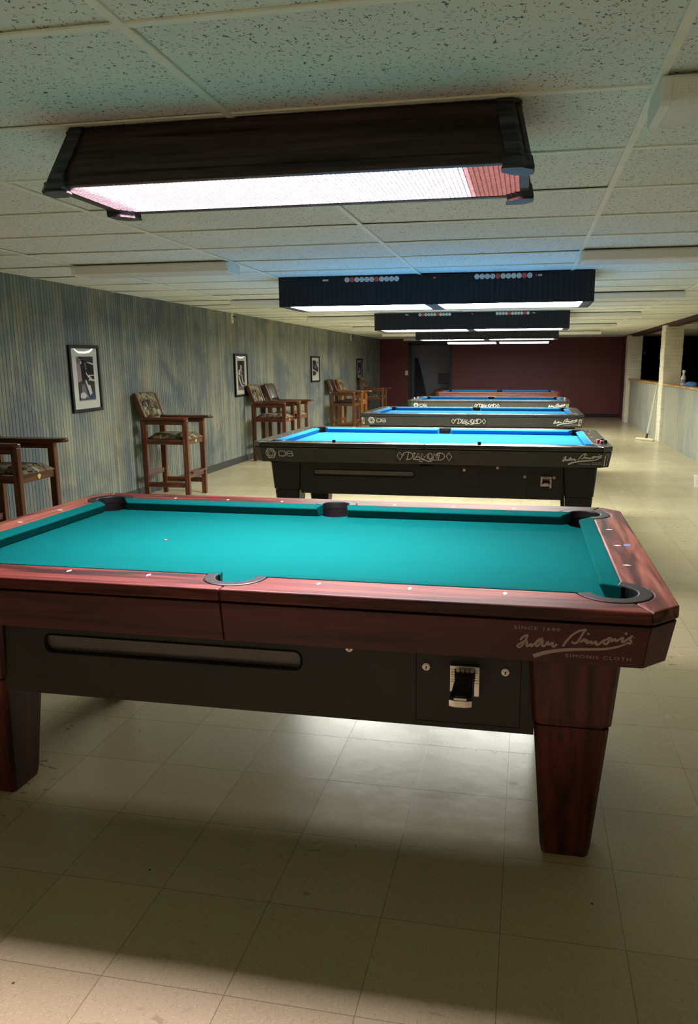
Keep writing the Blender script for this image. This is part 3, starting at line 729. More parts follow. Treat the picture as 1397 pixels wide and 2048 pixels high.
        if style == 'rose':
            yf = sy * ly - hw(zs - .035)
            for dx_ in (-.03, .04): obj('bolt_cap', MB().cyl((sx * lx + dx_, yf + .0015, zs - .035), .0065, -.003, 'y', 14), M['blackplastic'], G)
    # ---- decals on the near apron
    zm = (ZA0 + ZA1) / 2
    def onap(off):
        def f(u, w): 
            k = (ZA0 - w) / (ZA0 - ZA1)
            return (u, -(B - .004 - TAPER * k) - off, w)
        return f
    f1, f2 = onap(.0012), onap(.0006)
    def simonis(mbx, ox, oz, s, f, variant):
        g2 = lambda u, w: f(ox + u * s, oz + w * s)
        for k, p in enumerate(SIM): ribbon(mbx, smooth_line(p, 2), .0053, g2)
        for c in ((0.0268, 0.0412), (0.1139, 0.0479)):
            ribbon(mbx, [(c[0] - .0028, c[1] + .001), (c[0] + .0028, c[1] - .001)], .006, g2)
        sw = smooth_line(SWASH, 2); m = len(sw)
        ribbon(mbx, sw, [.0088 * (1 - i / (m - 1)) ** .7 + .0024 for i in range(m)], g2)
        if variant == 0:
            text_into(mbx, 'SINCE 1680', -.1511, -.041, .0432, .0088, g2)
            text_into(mbx, 'SIMONIS CLOTH', -.0243, .131, -.0263, .0094, g2)
        else:
            text_into(mbx, 'SINCE 1680', .062, .131, -.016, .0052, g2)
            text_into(mbx, 'SIMONIS CLOTH', -.0243, .131, -.0290, .0080, g2)
    if style == 'rose':
        s = MB(); simonis(s, .92, .7215, 1.0, f1, 0); obj('lettering', s, M['decal'], T, fix=False)
    if style == 'black':
        s = MB(); simonis(s, A - .21, .728, 1.0, f1, 1); obj('lettering', s, M['decal2'], T, fix=False)
        s = MB()
        for k, p in enumerate(DIA):
            ribbon(s, p if k in DIA_STRAIGHT else smooth_line(p, 2), .0052, lambda u, w: f1(u, .735 + w))
        obj('lettering', s, M['decal2'], T, fix=False)
        s = MB(); plate(s, [(-.225, .690), (.225, .690), (.225, .780), (-.225, .780)], [], lambda u, w: f2(u, w)); obj('decal_film', s, M['decalbg'], T)
        s = MB(); ox = -A + .225; hx, hz = -.0675, .002
        for k, p in enumerate(OB): ribbon(s, smooth_line(p, 1) if k < 2 else p, .0042, lambda u, w: f1(ox + u, .738 + w))
        for k in range(6):
            t = k * PI / 3; pts = []
            for i in range(10):
                q_ = i / 9; rad = .036 * (1 - q_) + .013 * q_; ang = t + q_ * 2.1
                pts.append((hx + rad * math.cos(ang) * 1.08, hz + rad * math.sin(ang) * .97))
            ribbon(s, pts, .0036, lambda u, w: f1(ox + u, .738 + w))
        obj('lettering', s, M['decal2'], T, fix=False)
        # number plates on the chamfered corners
        for sx, num in number.items():
            p0, p1 = (Vector(t8[0]), Vector(t8[1])) if sx > 0 else (Vector(t8[6]), Vector(t8[7]))
            q0, q1 = (Vector(b8[0]), Vector(b8[1])) if sx > 0 else (Vector(b8[6]), Vector(b8[7]))
            nrm = (p1 - p0).cross(q0 - p0).normalized()
            if nrm.dot(Vector((sx, -1, 0))) < 0: nrm = -nrm
            def fc(off):
                def f(u, w): return tuple(p0.lerp(p1, u).lerp(q0.lerp(q1, u), 1 - w) + nrm * off)
                return f
            s = MB(); g1 = fc(.0015)
            if num == '1':
                ribbon(s, [(.36, .14), (.36, .68), (.30, .76), (.42, .86), (.66, .86), (.66, .14), (.30, .14)], .035, g1)
                ribbon(s, [(.36, .14), (.36, .78)], .10, g1)
                obj('number', s, M['decal2'], T, fix=False)
            else:
                s2 = MB(); plate(s2, [(.18, .14), (.82, .14), (.82, .88), (.18, .88)], [], fc(.0008)); NP = obj('number_plate', s2, M['white'], T)
                text_into(s, num, .30, .72, .22, .58, g1, spacing=1); obj('number', s, M['blackplastic'], NP, fix=False)
    return T

TA, TB, Ta, Tb = 1.165, .683, .990, .4953
pool_table((0, 0, 0), 'dark red rosewood pool table with green cloth, closest to the camera', TA, TB, Ta, Tb, 'rose',
           (-.675, .158, .527, .585), [(.303, .607), (.526, .567), (.747, .567)], (.636, .548))
A8, B8, a8, b8 = 1.357, .787, 1.172, .602
BL = dict(slot=(-.914, -.104, .547, .595), locks=[(.283, .615), (.537, .638), (.742, .574), (.958, .572)], coin=(.90, .548))
T2Y, T3Y, T4Y, T5Y = 3.045 + B8, 6.66 + B8, 10.28 + B8, 14.25 + B8
pool_table((.040, T2Y, 0), 'black pool table with blue cloth and number 1 on its corner', A8, B8, a8, b8, 'black', number={1: '1'}, **BL)
pool_table((.090, T3Y, 0), 'black pool table with blue cloth and number 4 on both corners', A8, B8, a8, b8, 'black', number={1: '4', -1: '4'}, **BL)
pool_table((.118, T4Y, 0), 'black pool table with blue cloth and number 2 on its corner', A8, B8, a8, b8, 'black', number={1: '2'}, **BL)
pool_table((.128, T5Y, 0), 'reddish brown wooden pool table with blue cloth by the maroon wall', A8, B8, a8, b8, 'red', slot=BL['slot'], locks=[], coin=(.9, .548))

# chalk cubes lying on the rails
M['chalkdark'] = simple('dark chalk wrapper', lin(34, 34, 48), .7); M['chalkblue'] = simple('pale chalk face', lin(190, 196, 214), .9)
M['chalkred'] = simple('red chalk wrapper', lin(214, 74, 82), .6); M['chalkpink'] = simple('pink chalk wrapper', lin(236, 196, 200), .6)
def chalk(x, y, label, m, top, rz=.2):
    t = thing('chalk_cube', label, 'chalk', (x, y, ZT), rz, 'chalk cubes on the rails')
    obj('wrapper', MB().box(-.0115, .0115, -.0115, .0115, .0003, .019), m, t, bevel=.001)
    obj('chalk_face', MB().box(-.0105, .0105, -.0105, .0105, .0185, .0225), top, t, bevel=.002)
yr = T2Y - B8 + .055
chalk(-.664, yr, 'dark chalk cube on the near rail of table 1, left of centre', M['chalkdark'], M['chalkblue'], .1)
chalk(.443, yr, 'dark chalk cube on the near rail of table 1, right of centre', M['chalkdark'], M['chalkdark'], .3)
chalk(1.318, 3.40, 'red chalk cube further from the edge on table 1 end rail', M['chalkred'], M['chalkpink'], .3)
chalk(1.336, 3.31, 'red chalk cube nearer the edge on table 1 end rail', M['chalkred'], M['chalkpink'], .1)
chalk(1.366, 3.36, 'black chalk cube beside two red ones on table 1', M['chalkdark'], M['chalkdark'], .2)
chalk(1.352, 3.47, 'black chalk cube behind the red ones on table 1', M['chalkdark'], M['chalkdark'], .2)
chalk(-1.195, T4Y - .20, 'pale pink chalk cube on the left rail of table 2, nearer one', M['chalkpink'], M['white'], .3)
chalk(-1.178, T4Y + .12, 'pale pink chalk cube on the left rail of table 2, farther one', M['chalkpink'], M['white'], 0)
chalk(1.415, T4Y - .05, 'pale pink chalk cube on the right rail of table 2', M['chalkpink'], M['white'], .2)

# ------------------------------------------------------------------ hanging table lamps
def wood_lamp():
    zt, zb = H - .003, 1.945
    x0, x1, y0, y1 = -.712, .778, -.262, .215
    T = thing('billiard_lamp', 'dark wooden box lamp with ribbed lit lens above the green table', 'lamp', (0, 0, 0), 0, 'lamps above the tables')
    fx, fy = .040, .095
    def lp(i, z):
        k = (z - zb) / (zt - zb); ax, ay = fx * k + i, fy * k + i
        return x0 + ax, x1 - ax, y0 + ay, y1 - ay
    def side(name, pts_b, pts_t, mat, b=.002): return obj(name, MB().hexa(pts_b, pts_t), mat, T, bevel=b)
    i = .012; th = .018
    B_ = lp(i, zb + .012); T_ = lp(i, zt); Bi = lp(i + th, zb + .012); Ti = lp(i + th, zt)
    # long sides with a framed recess, short sides
    for s, (yb_, yt_, ybi, yti) in {'front': (B_[2], T_[2], Bi[2], Ti[2]), 'rear': (B_[3], T_[3], Bi[3], Ti[3])}.items():
        P = side('side_panel', [(B_[0], yb_, zb + .012), (B_[1], yb_, zb + .012), (B_[1], ybi, zb + .012), (B_[0], ybi, zb + .012)], [(T_[0], yt_, zt), (T_[1], yt_, zt), (T_[1], yti, zt), (T_[0], yti, zt)], M['lampw_x'])
        # applied mouldings
        sg_ = -1 if s == 'front' else 1
        def f(u, w):
            k = (w - zb) / (zt - zb); return (u, yb_ + (yt_ - yb_) * (w - zb - .012) / (zt - zb - .012) + sg_ * .003, w)
        m_ = MB()
        for u0, u1 in ((x0 + .13, .0), (.065, x1 - .13)):
            ribbon(m_, [(u0, zb + .04), (u1, zb + .04), (u1, zt - .035), (u0, zt - .035), (u0, zb + .04)], .010, f)
        obj('panel_moulding', m_, M['lampw_x'], P, fix=False)
    for s, (xb_, xt_, xbi, xti) in {'l': (B_[0], T_[0], Bi[0], Ti[0]), 'r': (B_[1], T_[1], Bi[1], Ti[1])}.items():
        side('end_panel', [(xb_, B_[2], zb + .012), (xb_, B_[3], zb + .012), (xbi, B_[3], zb + .012), (xbi, B_[2], zb + .012)], [(xt_, T_[2], zt), (xt_, T_[3], zt), (xti, T_[3], zt), (xti, T_[2], zt)], M['lampw_y'])
    # bottom frame
    w = .030; m_ = MB(); X0, X1, Y0_, Y1_ = B_[0] - .004, B_[1] + .004, B_[2] - .004, B_[3] + .004
    m_.box(X0, X1, Y0_, Y0_ + w, zb, zb + .014).box(X0, X1, Y1_ - w, Y1_, zb, zb + .014).box(X0, X0 + w, Y0_ + w, Y1_ - w, zb, zb + .014).box(X1 - w, X1, Y0_ + w, Y1_ - w, zb, zb + .014)
    obj('bottom_frame', m_, M['lampw_x'], T, bevel=.003)
    # corner blocks
    for sx in (-1, 1):
        for sy in (-1, 1):
            def blk(z, g):
                a, b, c, d = lp(0, z); X = (b if sx > 0 else a) + sx * g; Y = (d if sy > 0 else c) + sy * g
                L, D_, ch = (.086, .088, .030) if z < zb + .024 else (.070, .076, .028)
                pts = [(X - sx * L, Y), (X - sx * ch, Y), (X, Y - sy * ch), (X, Y - sy * D_), (X - sx * .050, Y - sy * D_), (X - sx * L, Y - sy * .050)]
                return [(x, y, z) for x, y in pts]
            m_ = MB().loft([blk(zb - .018, -.004), blk(zb - .010, .002), blk(zb + .022, .002), blk(zb + .026, -.001), blk(zt - .012, -.001), blk(zt - .010, .003), blk(zt, .003)])
            obj('corner_block', m_, M['blacklamp'], T)
    m_ = MB().add([(X0 + w - .004, Y0_ + w - .004, zb + .011), (X1 - w + .004, Y0_ + w - .004, zb + .011), (X1 - w + .004, Y1_ - w + .004, zb + .011), (X0 + w - .004, Y1_ - w + .004, zb + .011)], [(3, 2, 1, 0)])
    lens = part(obj('light_lens', m_, M['lens'], T, fix=False), label='lit ribbed lens')
    m_ = MB(); xa, xb_, ya, yb2 = X0 + w - .002, X1 - w + .002, Y0_ + w - .002, Y1_ - w + .002
    x = xa + .006
    while x < xb_: m_.box(x - .0007, x + .0007, ya, yb2, zb + .0025, zb + .0105); x += .0142
    y = ya + .006
    while y < yb2: m_.box(xa, xb_, y - .0007, y + .0007, zb + .0028, zb + .0105); y += .0160
    obj('lens_ribs', m_, M['ribs'], lens, fix=False)
    obj('top_board', MB().box(T_[0] + .01, T_[1] - .01, T_[2] + .01, T_[3] - .01, zt - .012, zt), M['lampw_x'], T)
    return T
M['blacklamp'] = wood('ebonised block wood', lin(26, 26, 30), lin(46, 48, 54), lin(74, 78, 88), 'x', 2.0, .45, .1, .3)
wood_lamp()

BEADS = {0: (1, 6), 1: (4, 9)}
def black_lamp(cx, y0, label, L=2.60, D=.66, zb=1.897, beads=True, rz=0):
    zt = H - .003
    T = thing('billiard_lamp', label, 'lamp', (cx, y0, 0), rz, 'lamps above the tables')
    h = L / 2; th = .014
    obj('shade_panel', MB().box(-h, h, 0, th, zb, zt), M['shade'], T, bevel=.002)
    obj('shade_panel', MB().box(-h, h, D - th, D, zb, zt), M['shade'], T, bevel=.002)
    obj('end_panel', MB().box(-h, -h + th, th, D - th, zb, zt), M['shade'], T); obj('end_panel', MB().box(h - th, h, th, D - th, zb, zt), M['shade'], T)
    obj('top_board', MB().box(-h + th, h - th, th, D - th, zt - .012, zt), M['core'], T)
    w, e = .045, .085
    m_ = MB().box(-h + th, h - th, th, w, zb + .002, zb + .02).box(-h + th, h - th, D - w, D - th, zb + .002, zb + .02).box(-h + th, -h + e, w, D - w, zb + .002, zb + .02).box(h - e, h - th, w, D - w, zb + .002, zb + .02).box(-.055, .055, w, D - w, zb + .002, zb + .02)
    m_.box(-.006, .006, w, D - w, zb - .002, zb + .004)
    obj('bottom_frame', m_, M['shadeframe'], T)
    for a, b in ((-h + e, -.055), (.055, h - e)):
        part(obj('light_panel', MB().add([(a, w, zb + .012), (b, w, zb + .012), (b, D - w, zb + .012), (a, D - w, zb + .012)], [(3, 2, 1, 0)]), M['lit'], T, fix=False), label='lit white panel')
    if beads:
        for g_, bx in ((0, -.733 + .03), (1, .346 + .03)):
            for k in range(11):
                x = bx + k * .0420; z = 2.106; rd = .0205
                red = k in BEADS[g_]
                b_ = MB().cyl((x, .001, z), rd, -.010, 'y', 20)
                for ax, az in ((-.007, .006), (.007, .006), (-.006, -.007), (.007, -.006)): b_.cyl((x + ax, -.0088, z + az), .0030, -.0007, 'y', 8, 1)
                o = obj('score_bead', b_, [M['beadr'] if red else M['beadw'], M['beadmark']], T, bevel=.002)
                if red: o['label'] = 'red score bead'
        for x, w_, m in ((-.915, .05, M['white']), (.02, .022, M['beadr']), (.862, .03, M['white']), (.842, .010, M['beadr'])):
            obj('sticker', MB().box(x, x + w_, -.0012, .0, 2.100, 2.114), m, T)
    return T
black_lamp(-.027, 3.875, 'black ribbed box lamp with score beads above table 1', 2.605, .66)
black_lamp(-.045, 8.35, 'black ribbed box lamp with score beads above table 4', 2.72, .66)
black_lamp(-.050, 12.55, 'black box lamp above table 2, without visible score beads', 2.76, .66, beads=False)
def strip_lamp(cx, y0, L, zb, label):
    T = thing('billiard_lamp', label, 'lamp', (cx, y0, 0), 0, 'lamps above the tables')
    h = L / 2; D = .46; zt = H - .003
    obj('shade_panel', MB().box(-h, h, 0, .02, zb + .03, zt), M['lampw_x'], T); obj('shade_panel', MB().box(-h, h, D - .02, D, zb + .03, zt), M['lampw_x'], T)
    obj('end_panel', MB().box(-h, -h + .02, .02, D - .02, zb + .03, zt), M['lampw_y'], T); obj('end_panel', MB().box(h - .02, h, .02, D - .02, zb + .03, zt), M['lampw_y'], T)
    for a, b in ((-h + .03, -.045), (.045, h - .03)):
        part(obj('light_panel', MB().hexa([(a, .04, zb), (b, .04, zb), (b, D - .04, zb), (a, D - .04, zb)], [(a, .02, zb + .035), (b, .02, zb + .035), (b, D - .02, zb + .035), (a, D - .02, zb + .035)]), M['litdim'], T), label='lit pale lilac lens')
    obj('divider', MB().box(-.045, .045, .03, D - .03, zb + .02, zb + .06), M['lampw_y'], T)
strip_lamp(.068, 15.15, 2.34, 1.893, 'wooden lamp with two pale lilac strips nearest the maroon wall')

# unseen fill light added behind the camera to lift ceiling and table fronts
la = bpy.data.lights.new('added_fill_light', 'AREA'); la.shape = 'RECTANGLE'; la.size = 1.5; la.size_y = .45; la.energy = 13; la.color = (.95, 1, .98); la.spread = math.radians(104)
lo = bpy.data.objects.new('added_fill_light', la); COL.objects.link(lo); lo.location = (.03, -4.5, 1.95)

# ------------------------------------------------------------------ fluorescent ceiling fixtures (switched off)
def fixture(cx, cy, label):
    T = thing('ceiling_light', label, 'ceiling light', (cx, cy, H), 0, 'unlit fluorescent fixtures')
    h = .612
    obj('housing', MB().box(-h, h, -.10, .10, -.016, -.003), M['fix_white'], T)
    sec = [(-.120, -.012), (-.122, -.020), (-.112, -.066), (-.095, -.074), (.095, -.074), (.112, -.066), (.122, -.020), (.120, -.012)]
    s = MB().loft([[(-h + .012, y, z) for y, z in sec], [(h - .012, y, z) for y, z in sec]])
    obj('lens', s, M['lensoff'], T)
    for sx in (-1, 1):
        sec2 = [(y * 1.03, z * 1.03) for y, z in sec]
        obj('end_cap', MB().loft([[(sx * h, y, z) for y, z in sec2], [(sx * (h - .026), y, z) for y, z in sec2]]), M['fix_white'], T, bevel=.002)
xl, xr = CX - 2.5 * TX, CX + .5 * TX

for k, row in enumerate((0, 5, 10, 15, 20, 25)):
    lr = {0: 'unlit fluorescent fixture right of the wooden lamp, closest to the camera', 5: 'unlit fluorescent fixture just right of and before the black lamp over table 1',
          10: 'unlit fluorescent fixture right of the lamp over table 1, third back on the right', 15: 'unlit fluorescent fixture right of the lamp over table 4, fourth back on the right',
          20: 'unlit fluorescent fixture fifth back on the right, beyond the lamp over table 4', 25: 'unlit fluorescent fixture sixth back on the right, near the pillars'}[row]
    ll = {5: 'unlit fluorescent fixture above the patterned wall, nearest on the left', 10: 'unlit fluorescent fixture left of the lamp over table 1, second back on the left',
          15: 'unlit fluorescent fixture third back along the left wall', 20: 'unlit fluorescent fixture fourth back along the left wall', 25: 'unlit fluorescent fixture fifth back along the left wall'}
    fixture(xr, CY + row * TY + .02, lr)
    if row in ll: fixture(xl, CY + row * TY + .02, ll[row])
fixture(xl, CY + 30 * TY + .02, 'unlit fluorescent fixture before the dark opening in the maroon wall')

# ------------------------------------------------------------------ tall spectator chairs
def chair(x, y, label, wk, back, seat, rz=0.0, plaque=True):
    mx, my, mz = M[wk + '_x'], M[wk + '_y'], M[wk + '_z']
    mb_, ms = M[back], M[seat]
    T = thing('spectator_chair', label, 'chair', (x, y, 0), rz, 'tall chairs along the left wall')
    for sy in (-1, 1):
        ya, yb_ = (sy * .232, sy * .188)
        y0, y1 = min(ya, yb_), max(ya, yb_)
        obj('leg', MB().box(.205, .258, y0, y1, 0, .842), mz, T, bevel=.004)
        m_ = MB().hexa([(-.262, y0, 0), (-.212, y0, 0), (-.212, y1, 0), (-.262, y1, 0)], [(-.270, y0, .842), (-.205, y0, .842), (-.205, y1, .842), (-.270, y1, .842)])
        obj('leg', m_, mz, T, bevel=.004)
        obj('arm_skirt', MB().box(-.205, .205, y0 + .008, y1 - .008, .795, .842), mx, T, bevel=.003)
        tip = .262 if sy < 0 else .345
        hw = .040 if sy < 0 else .058
        pts = [(-.235, sy * .210 - hw), (tip - .03, sy * .210 - hw)] + arc(tip - .035, sy * .210, hw, -PI / 2 * .7, PI / 2 * .7, 6) + [(tip - .03, sy * .210 + hw), (-.235, sy * .210 + hw)]
        obj('armrest', MB().prism(pts, .843, .872), mx, T, bevel=.007, seg=3)
        obj('side_rail', MB().box(-.212, .205, y0 + .010, y1 - .010, .585, .640), mx, T, bevel=.003)
        obj('stretcher', MB().box(-.218, .205, y0 + .012, y1 - .012, .125, .178), mx, T, bevel=.003)
        # leaning back post
        obj('back_post', MB().hexa([(-.258, y0, .872), (-.205, y0, .872), (-.205, y1, .872), (-.258, y1, .872)], [(-.350, y0, 1.105), (-.300, y0, 1.118), (-.300, y1, 1.118), (-.350, y1, 1.105)]), mz, T, bevel=.006, seg=3)
    F = obj('front_rail', MB().box(.218, .248, -.19, .19, .583, .640), my, T, bevel=.003)
    if plaque:
        sh = [(0, -.022), (.012, -.012), (.020, .004), (.018, .014), (.006, .014), (0, .020), (-.006, .014), (-.018, .014), (-.020, .004), (-.012, -.012)]
        obj('badge', MB().hexa([(.2475, p, .611 + q) for p, q in sh], [(.2515, p, .611 + q) for p, q in sh]), M['brass'], F)
    obj('rear_rail', MB().box(-.255, -.225, -.19, .19, .583, .640), my, T, bevel=.003)
    obj('stretcher', MB().box(-.250, -.226, -.19, .19, .235, .285), my, T, bevel=.003)
    Fr = obj('footrest', MB().box(.205, .292, -.185, .185, .276, .294), my, T, bevel=.005, seg=3)
    obj('footrest_rail', MB().box(.222, .246, -.19, .19, .222, .276), my, Fr, bevel=.003)
    # seat cushion: dished loft
    loops = []
    for i in range(9):
        t = i / 8; x_ = -.225 + .480 * t
        edge = .055 * (1 - max(0, abs(2 * t - 1) - .75) / .25 * .75)
        n = 12; L = []
        for k in range(n + 1):
            s_ = -1 + 2 * k / n; yy = .184 * s_
            L.append((x_, yy, .641 + edge * (1 - abs(s_) ** 5 * .75) + .010 * math.cos(s_ * 2.2) * math.sin(PI * t)))
        L += [(x_, .182, .6405), (x_, -.182, .6405)]
        loops.append(L)
    obj('seat', MB().loft(loops), ms, T, smooth=True)
    # padded back, leaning
    loops = []
    for i in range(11):
        t = i / 10; z = .868 + .262 * t; xc = -.228 - .100 * t
        th = .034 * math.sqrt(max(.08, 1 - (max(0, abs(2 * t - 1) - .6) / .4) ** 2)); n = 12; L = []
        for k in range(n + 1):
            s_ = -1 + 2 * k / n; L.append((xc + th * (1 - .6 * abs(s_) ** 4), .186 * s_, z))
        for k in range(n + 1):
            s_ = 1 - 2 * k / n; L.append((xc - th * .55, .186 * s_, z))
        loops.append(L)
    obj('backrest', MB().loft(loops), mb_, T, smooth=True)
    return T
CXc = -2.995
chair(CXc, 2.445, 'dark cherry tall chair with patterned seat, cut off by the left photo edge', 'cherry', 'camo', 'camo')
chair(CXc, 5.15, 'dark cherry tall chair with patterned upholstery standing alone between two framed photos', 'cherry', 'camo', 'camo')
chair(CXc, 8.46, 'reddish tall chair with patterned back beside the black leather one, before the third photo', 'cherry', 'camo', 'camo')
chair(CXc + .02, 9.13, 'lighter brown tall chair with black leather back, behind a patterned chair', 'brown', 'leather', 'camo', plaque=False)
chair(CXc + .02, 12.96, 'brown tall chair with black leather back and seat near the third photo', 'brown', 'leather', 'leather', plaque=False)
chair(CXc + .04, 13.66, 'light oak tall chair with patterned back behind a leather one', 'oak', 'camo', 'camo', plaque=False)
chair(CXc + .08, 15.85, 'brown tall chair farthest back, alone by the maroon corner', 'brown', 'camo', 'camo', plaque=False)

# ------------------------------------------------------------------ framed photographs
M['frameblack'] = simple('black picture frame', lin(10, 9, 8), .5, 0, .3)
M['mat'] = simple('cream picture mat', lin(222, 220, 206), .8, 0, .2, .02)
M['p0'] = simple('print black', lin(34, 30, 34), .6); M['p1'] = simple('print white', lin(216, 212, 208), .6, 0, .5, .12, 40)
M['p2'] = simple('print grey', lin(120, 116, 116), .6, 0, .5, .25, 60); M['p3'] = simple('print dark grey', lin(66, 62, 64), .6, 0, .5, .3, 50); M['p4'] = simple('print faded pink', lin(170, 140, 146), .6, 0, .5, .15, 50); M['p5'] = simple('print blue cast', lin(44, 62, 92), .6)
PM = [M['p0'], M['p1'], M['p2'], M['p3'], M['p4'], M['p5']]
def glazing():
    n = NT('picture glazing'); tr = n.n('ShaderNodeBsdfTransparent'); gl = n.n('ShaderNodeBsdfGlossy'); gl.inputs['Roughness'].default_value = .04
    fr = n.n('ShaderNodeFresnel'); fr.inputs['IOR'].default_value = 1.5; mx = n.n('ShaderNodeMixShader')
    n.t.links.new(fr.outputs[0], mx.inputs[0]); n.t.links.new(tr.outputs[0], mx.inputs[1]); n.t.links.new(gl.outputs[0], mx.inputs[2])
    n.t.links.new(mx.outputs[0], n.out.inputs[0]); return n.mat
M['glaze'] = glazing()
def picture(y0, y1, z0, z1, win, shapes, label, tilt=0.0):
    W_, H_ = y1 - y0, z1 - z0
    T = thing('framed_photo', label, 'picture', (XL, (y0 + y1) / 2, (z0 + z1) / 2), 0, 'framed photographs on the left wall')
    T.rotation_euler = (tilt, 0, 0)
    fw = .030; hw, hh = W_ / 2, H_ / 2
    m_ = MB().box(.001, .026, -hw, hw, hh - fw, hh).box(.001, .026, -hw, hw, -hh, -hh + fw).box(.001, .026, -hw, -hw + fw, -hh + fw, hh - fw).box(.001, .026, hw - fw, hw, -hh + fw, hh - fw)
    obj('frame', m_, M['frameblack'], T, bevel=.004)
    obj('mat_board', MB().box(.002, .010, -hw + fw * .8, hw - fw * .8, -hh + fw * .8, hh - fw * .8), M['mat'], T)
    a0, a1, b0, b1 = [v for v in win]                 # window in 0..1 of the frame
    U = lambda u: -hw + (a0 + (a1 - a0) * u) * W_; V = lambda v: -hh + (b0 + (b1 - b0) * v) * H_
    m_ = MB().add([(.0104, U(0), V(0)), (.0104, U(1), V(0)), (.0104, U(1), V(1)), (.0104, U(0), V(1))], [(0, 1, 2, 3)], 0)
    for k, (mi, pts) in enumerate(shapes):
        m_.add([(.0106 + .0002 * k, U(min(1, max(0, u))), V(min(1, max(0, v)))) for u, v in pts], [tuple(range(len(pts)))], mi)
    obj('photo_print', m_, PM, T, fix=False)
    # slightly bulging clear sheet
    g_ = MB(); n = 8; vs = []
    for i in range(n + 1):
        for j in range(n + 1):
            u, v = -1 + 2 * i / n, -1 + 2 * j / n
            vs.append((.018 + .006 * (1 - u ** 4) * (1 - v ** 4), u * (hw - fw), v * (hh - fw)))
    g_.add(vs, [(i * (n + 1) + j, (i + 1) * (n + 1) + j, (i + 1) * (n + 1) + j + 1, i * (n + 1) + j + 1) for i in range(n) for j in range(n)])
    obj('glazing', g_, M['glaze'], T, smooth=True, fix=False)
    return T
S1 = [(3, [(.35, 1), (1, 1), (1, .88), (.5, .9), (.3, .95)]), (4, [(0, 1), (.12, 1), (.22, .78), (.25, .45), (.0, .42)]), (2, [(.02, .98), (.30, .93), (.22, .86), (.03, .84)]), (1, [(.20, .88), (.28, .90), (.30, .84), (.22, .83)]),
      (1, [(.58, .87), (1, .80), (1, .84), (.7, .88)]), (2, [(.46, .86), (.54, .86), (.56, .70), (.48, .70)]), (1, [(.50, .67), (.58, .60), (.64, .58), (1, .58), (1, .56), (.60, .55), (.52, .60)]),
      (1, [(.58, .54), (.70, .56), (.88, .48), (1, .47), (1, .43), (.62, .46), (.70, .50)]), (1, [(.42, .47), (.50, .46), (.58, .36), (.72, .34), (.82, .12), (.68, .09), (.56, .26)]),
      (2, [(.22, .36), (.36, .38), (.44, .30), (.46, .20), (.60, .06), (.10, .02), (.06, .16), (.20, .22)]), (1, [(.12, .16), (.32, .20), (.48, .10), (.30, .05), (.08, .08)]), (5, [(.72, .14), (1, .16), (1, .02), (.5, .03), (.66, .08)]), (2, [(0, .02), (1, .03), (1, 0), (0, 0)])]
S2 = [(1, [(.40, .84), (.54, .86), (.62, .78), (.56, .70), (.62, .64), (.60, .60), (.44, .64), (.38, .74)]), (1, [(.36, .72), (.16, .68), (.06, .56), (.10, .50), (.28, .52), (.34, .62)]), (2, [(.50, .66), (.70, .62), (.70, .58), (.52, .58)]),
      (2, [(.30, .60), (.60, .58), (.55, .46), (.30, .48)]), (1, [(.08, .48), (.22, .48), (.40, .28), (.62, .16), (.80, .15), (.78, .11), (.52, .12), (.30, .24), (.14, .36)]), (1, [(.52, .52), (.62, .52), (.76, .26), (.88, .24), (.86, .21), (.68, .22), (.58, .36)]),
      (2, [(.03, .16), (.40, .14), (.9, .10), (.9, .26), (1, .30), (1, 0), (0, 0)]), (0, [(.03, .12), (1, .09), (1, .11), (.03, .14)])]
S3 = [(1, [(.55, 1), (1, 1), (1, .55), (.84, .62), (.62, .82)]), (3, [(.70, .95), (.90, .9), (.9, .78), (.75, .8)]), (2, [(.36, .70), (.52, .72), (.72, .52), (.40, .52)]), (1, [(0, .45), (.10, .45), (.95, .28), (.95, .24), (0, .40)]),
      (1, [(.62, .26), (1, .28), (1, .0), (.0, .0), (.0, .08), (.55, .12)])]
S4 = [(3, [(.3, 1), (.9, 1), (.9, .88), (.3, .88)]), (1, [(.36, .62), (.56, .60), (.60, .46), (.78, .32), (.78, .14), (.2, .14), (.28, .34)]), (2, [(.1, .3), (.3, .36), (.3, .16), (.1, .16)])]
WN = (.24, .84, .16, .84)
picture(3.872, 4.368, .980, 1.603, (.24, .80, .17, .83), S1, 'framed black and white photo nearest, with a glossy sheet catching light', .012)
picture(7.865, 8.375, .965, 1.578, (.25, .77, .15, .84), S2, 'framed black and white photo of a seated man, left of the reddish chair', 0)
picture(11.78, 12.38, 1.09, 1.590, (.20, .88, .20, .84), S3, 'framed photo third along the wall, with a pale diagonal streak', 0)
picture(15.78, 16.38, 1.075, 1.575, (.26, .80, .22, .82), S4, 'framed photo farthest along the left wall, with a pale seated shape', 0)

# ------------------------------------------------------------------ small things
def junction(y, z, label, loop=True):
    T = thing('junction_plate', label, 'bracket', (XL, y, z), 0)
    obj('plate', MB().box(0.001, .022, -.030, .030, -.075, .060), M['white'], T, bevel=.003)
    obj('hook', MB().tube([(.022, 0, .02), (.05, .004, .015), (.062, .02, .01), (.058, .07, .012), (.03, .09, .012)], .007, 8), M['blackplastic'], T)
    obj('slot', MB().box(.0215, .023, -.006, .006, -.035, -.010), M['blackplastic'], T)
junction(7.85, 2.075, 'white metal bracket plate high on the left wall above the second photo')
junction(15.2, 2.065, 'white metal bracket plate high on the left wall before the fourth photo')
T = thing('light_switch', 'white light switch on the maroon wall left of the dark opening', 'switch', (-2.60, YB - .001, 1.20))
obj('plate', MB().box(-.042, .042, -.008, 0, -.065, .065), M['white'], T, bevel=.004); obj('toggle', MB().box(-.008, .008, -.018, -.007, -.014, .012), M['white'], T, bevel=.002)

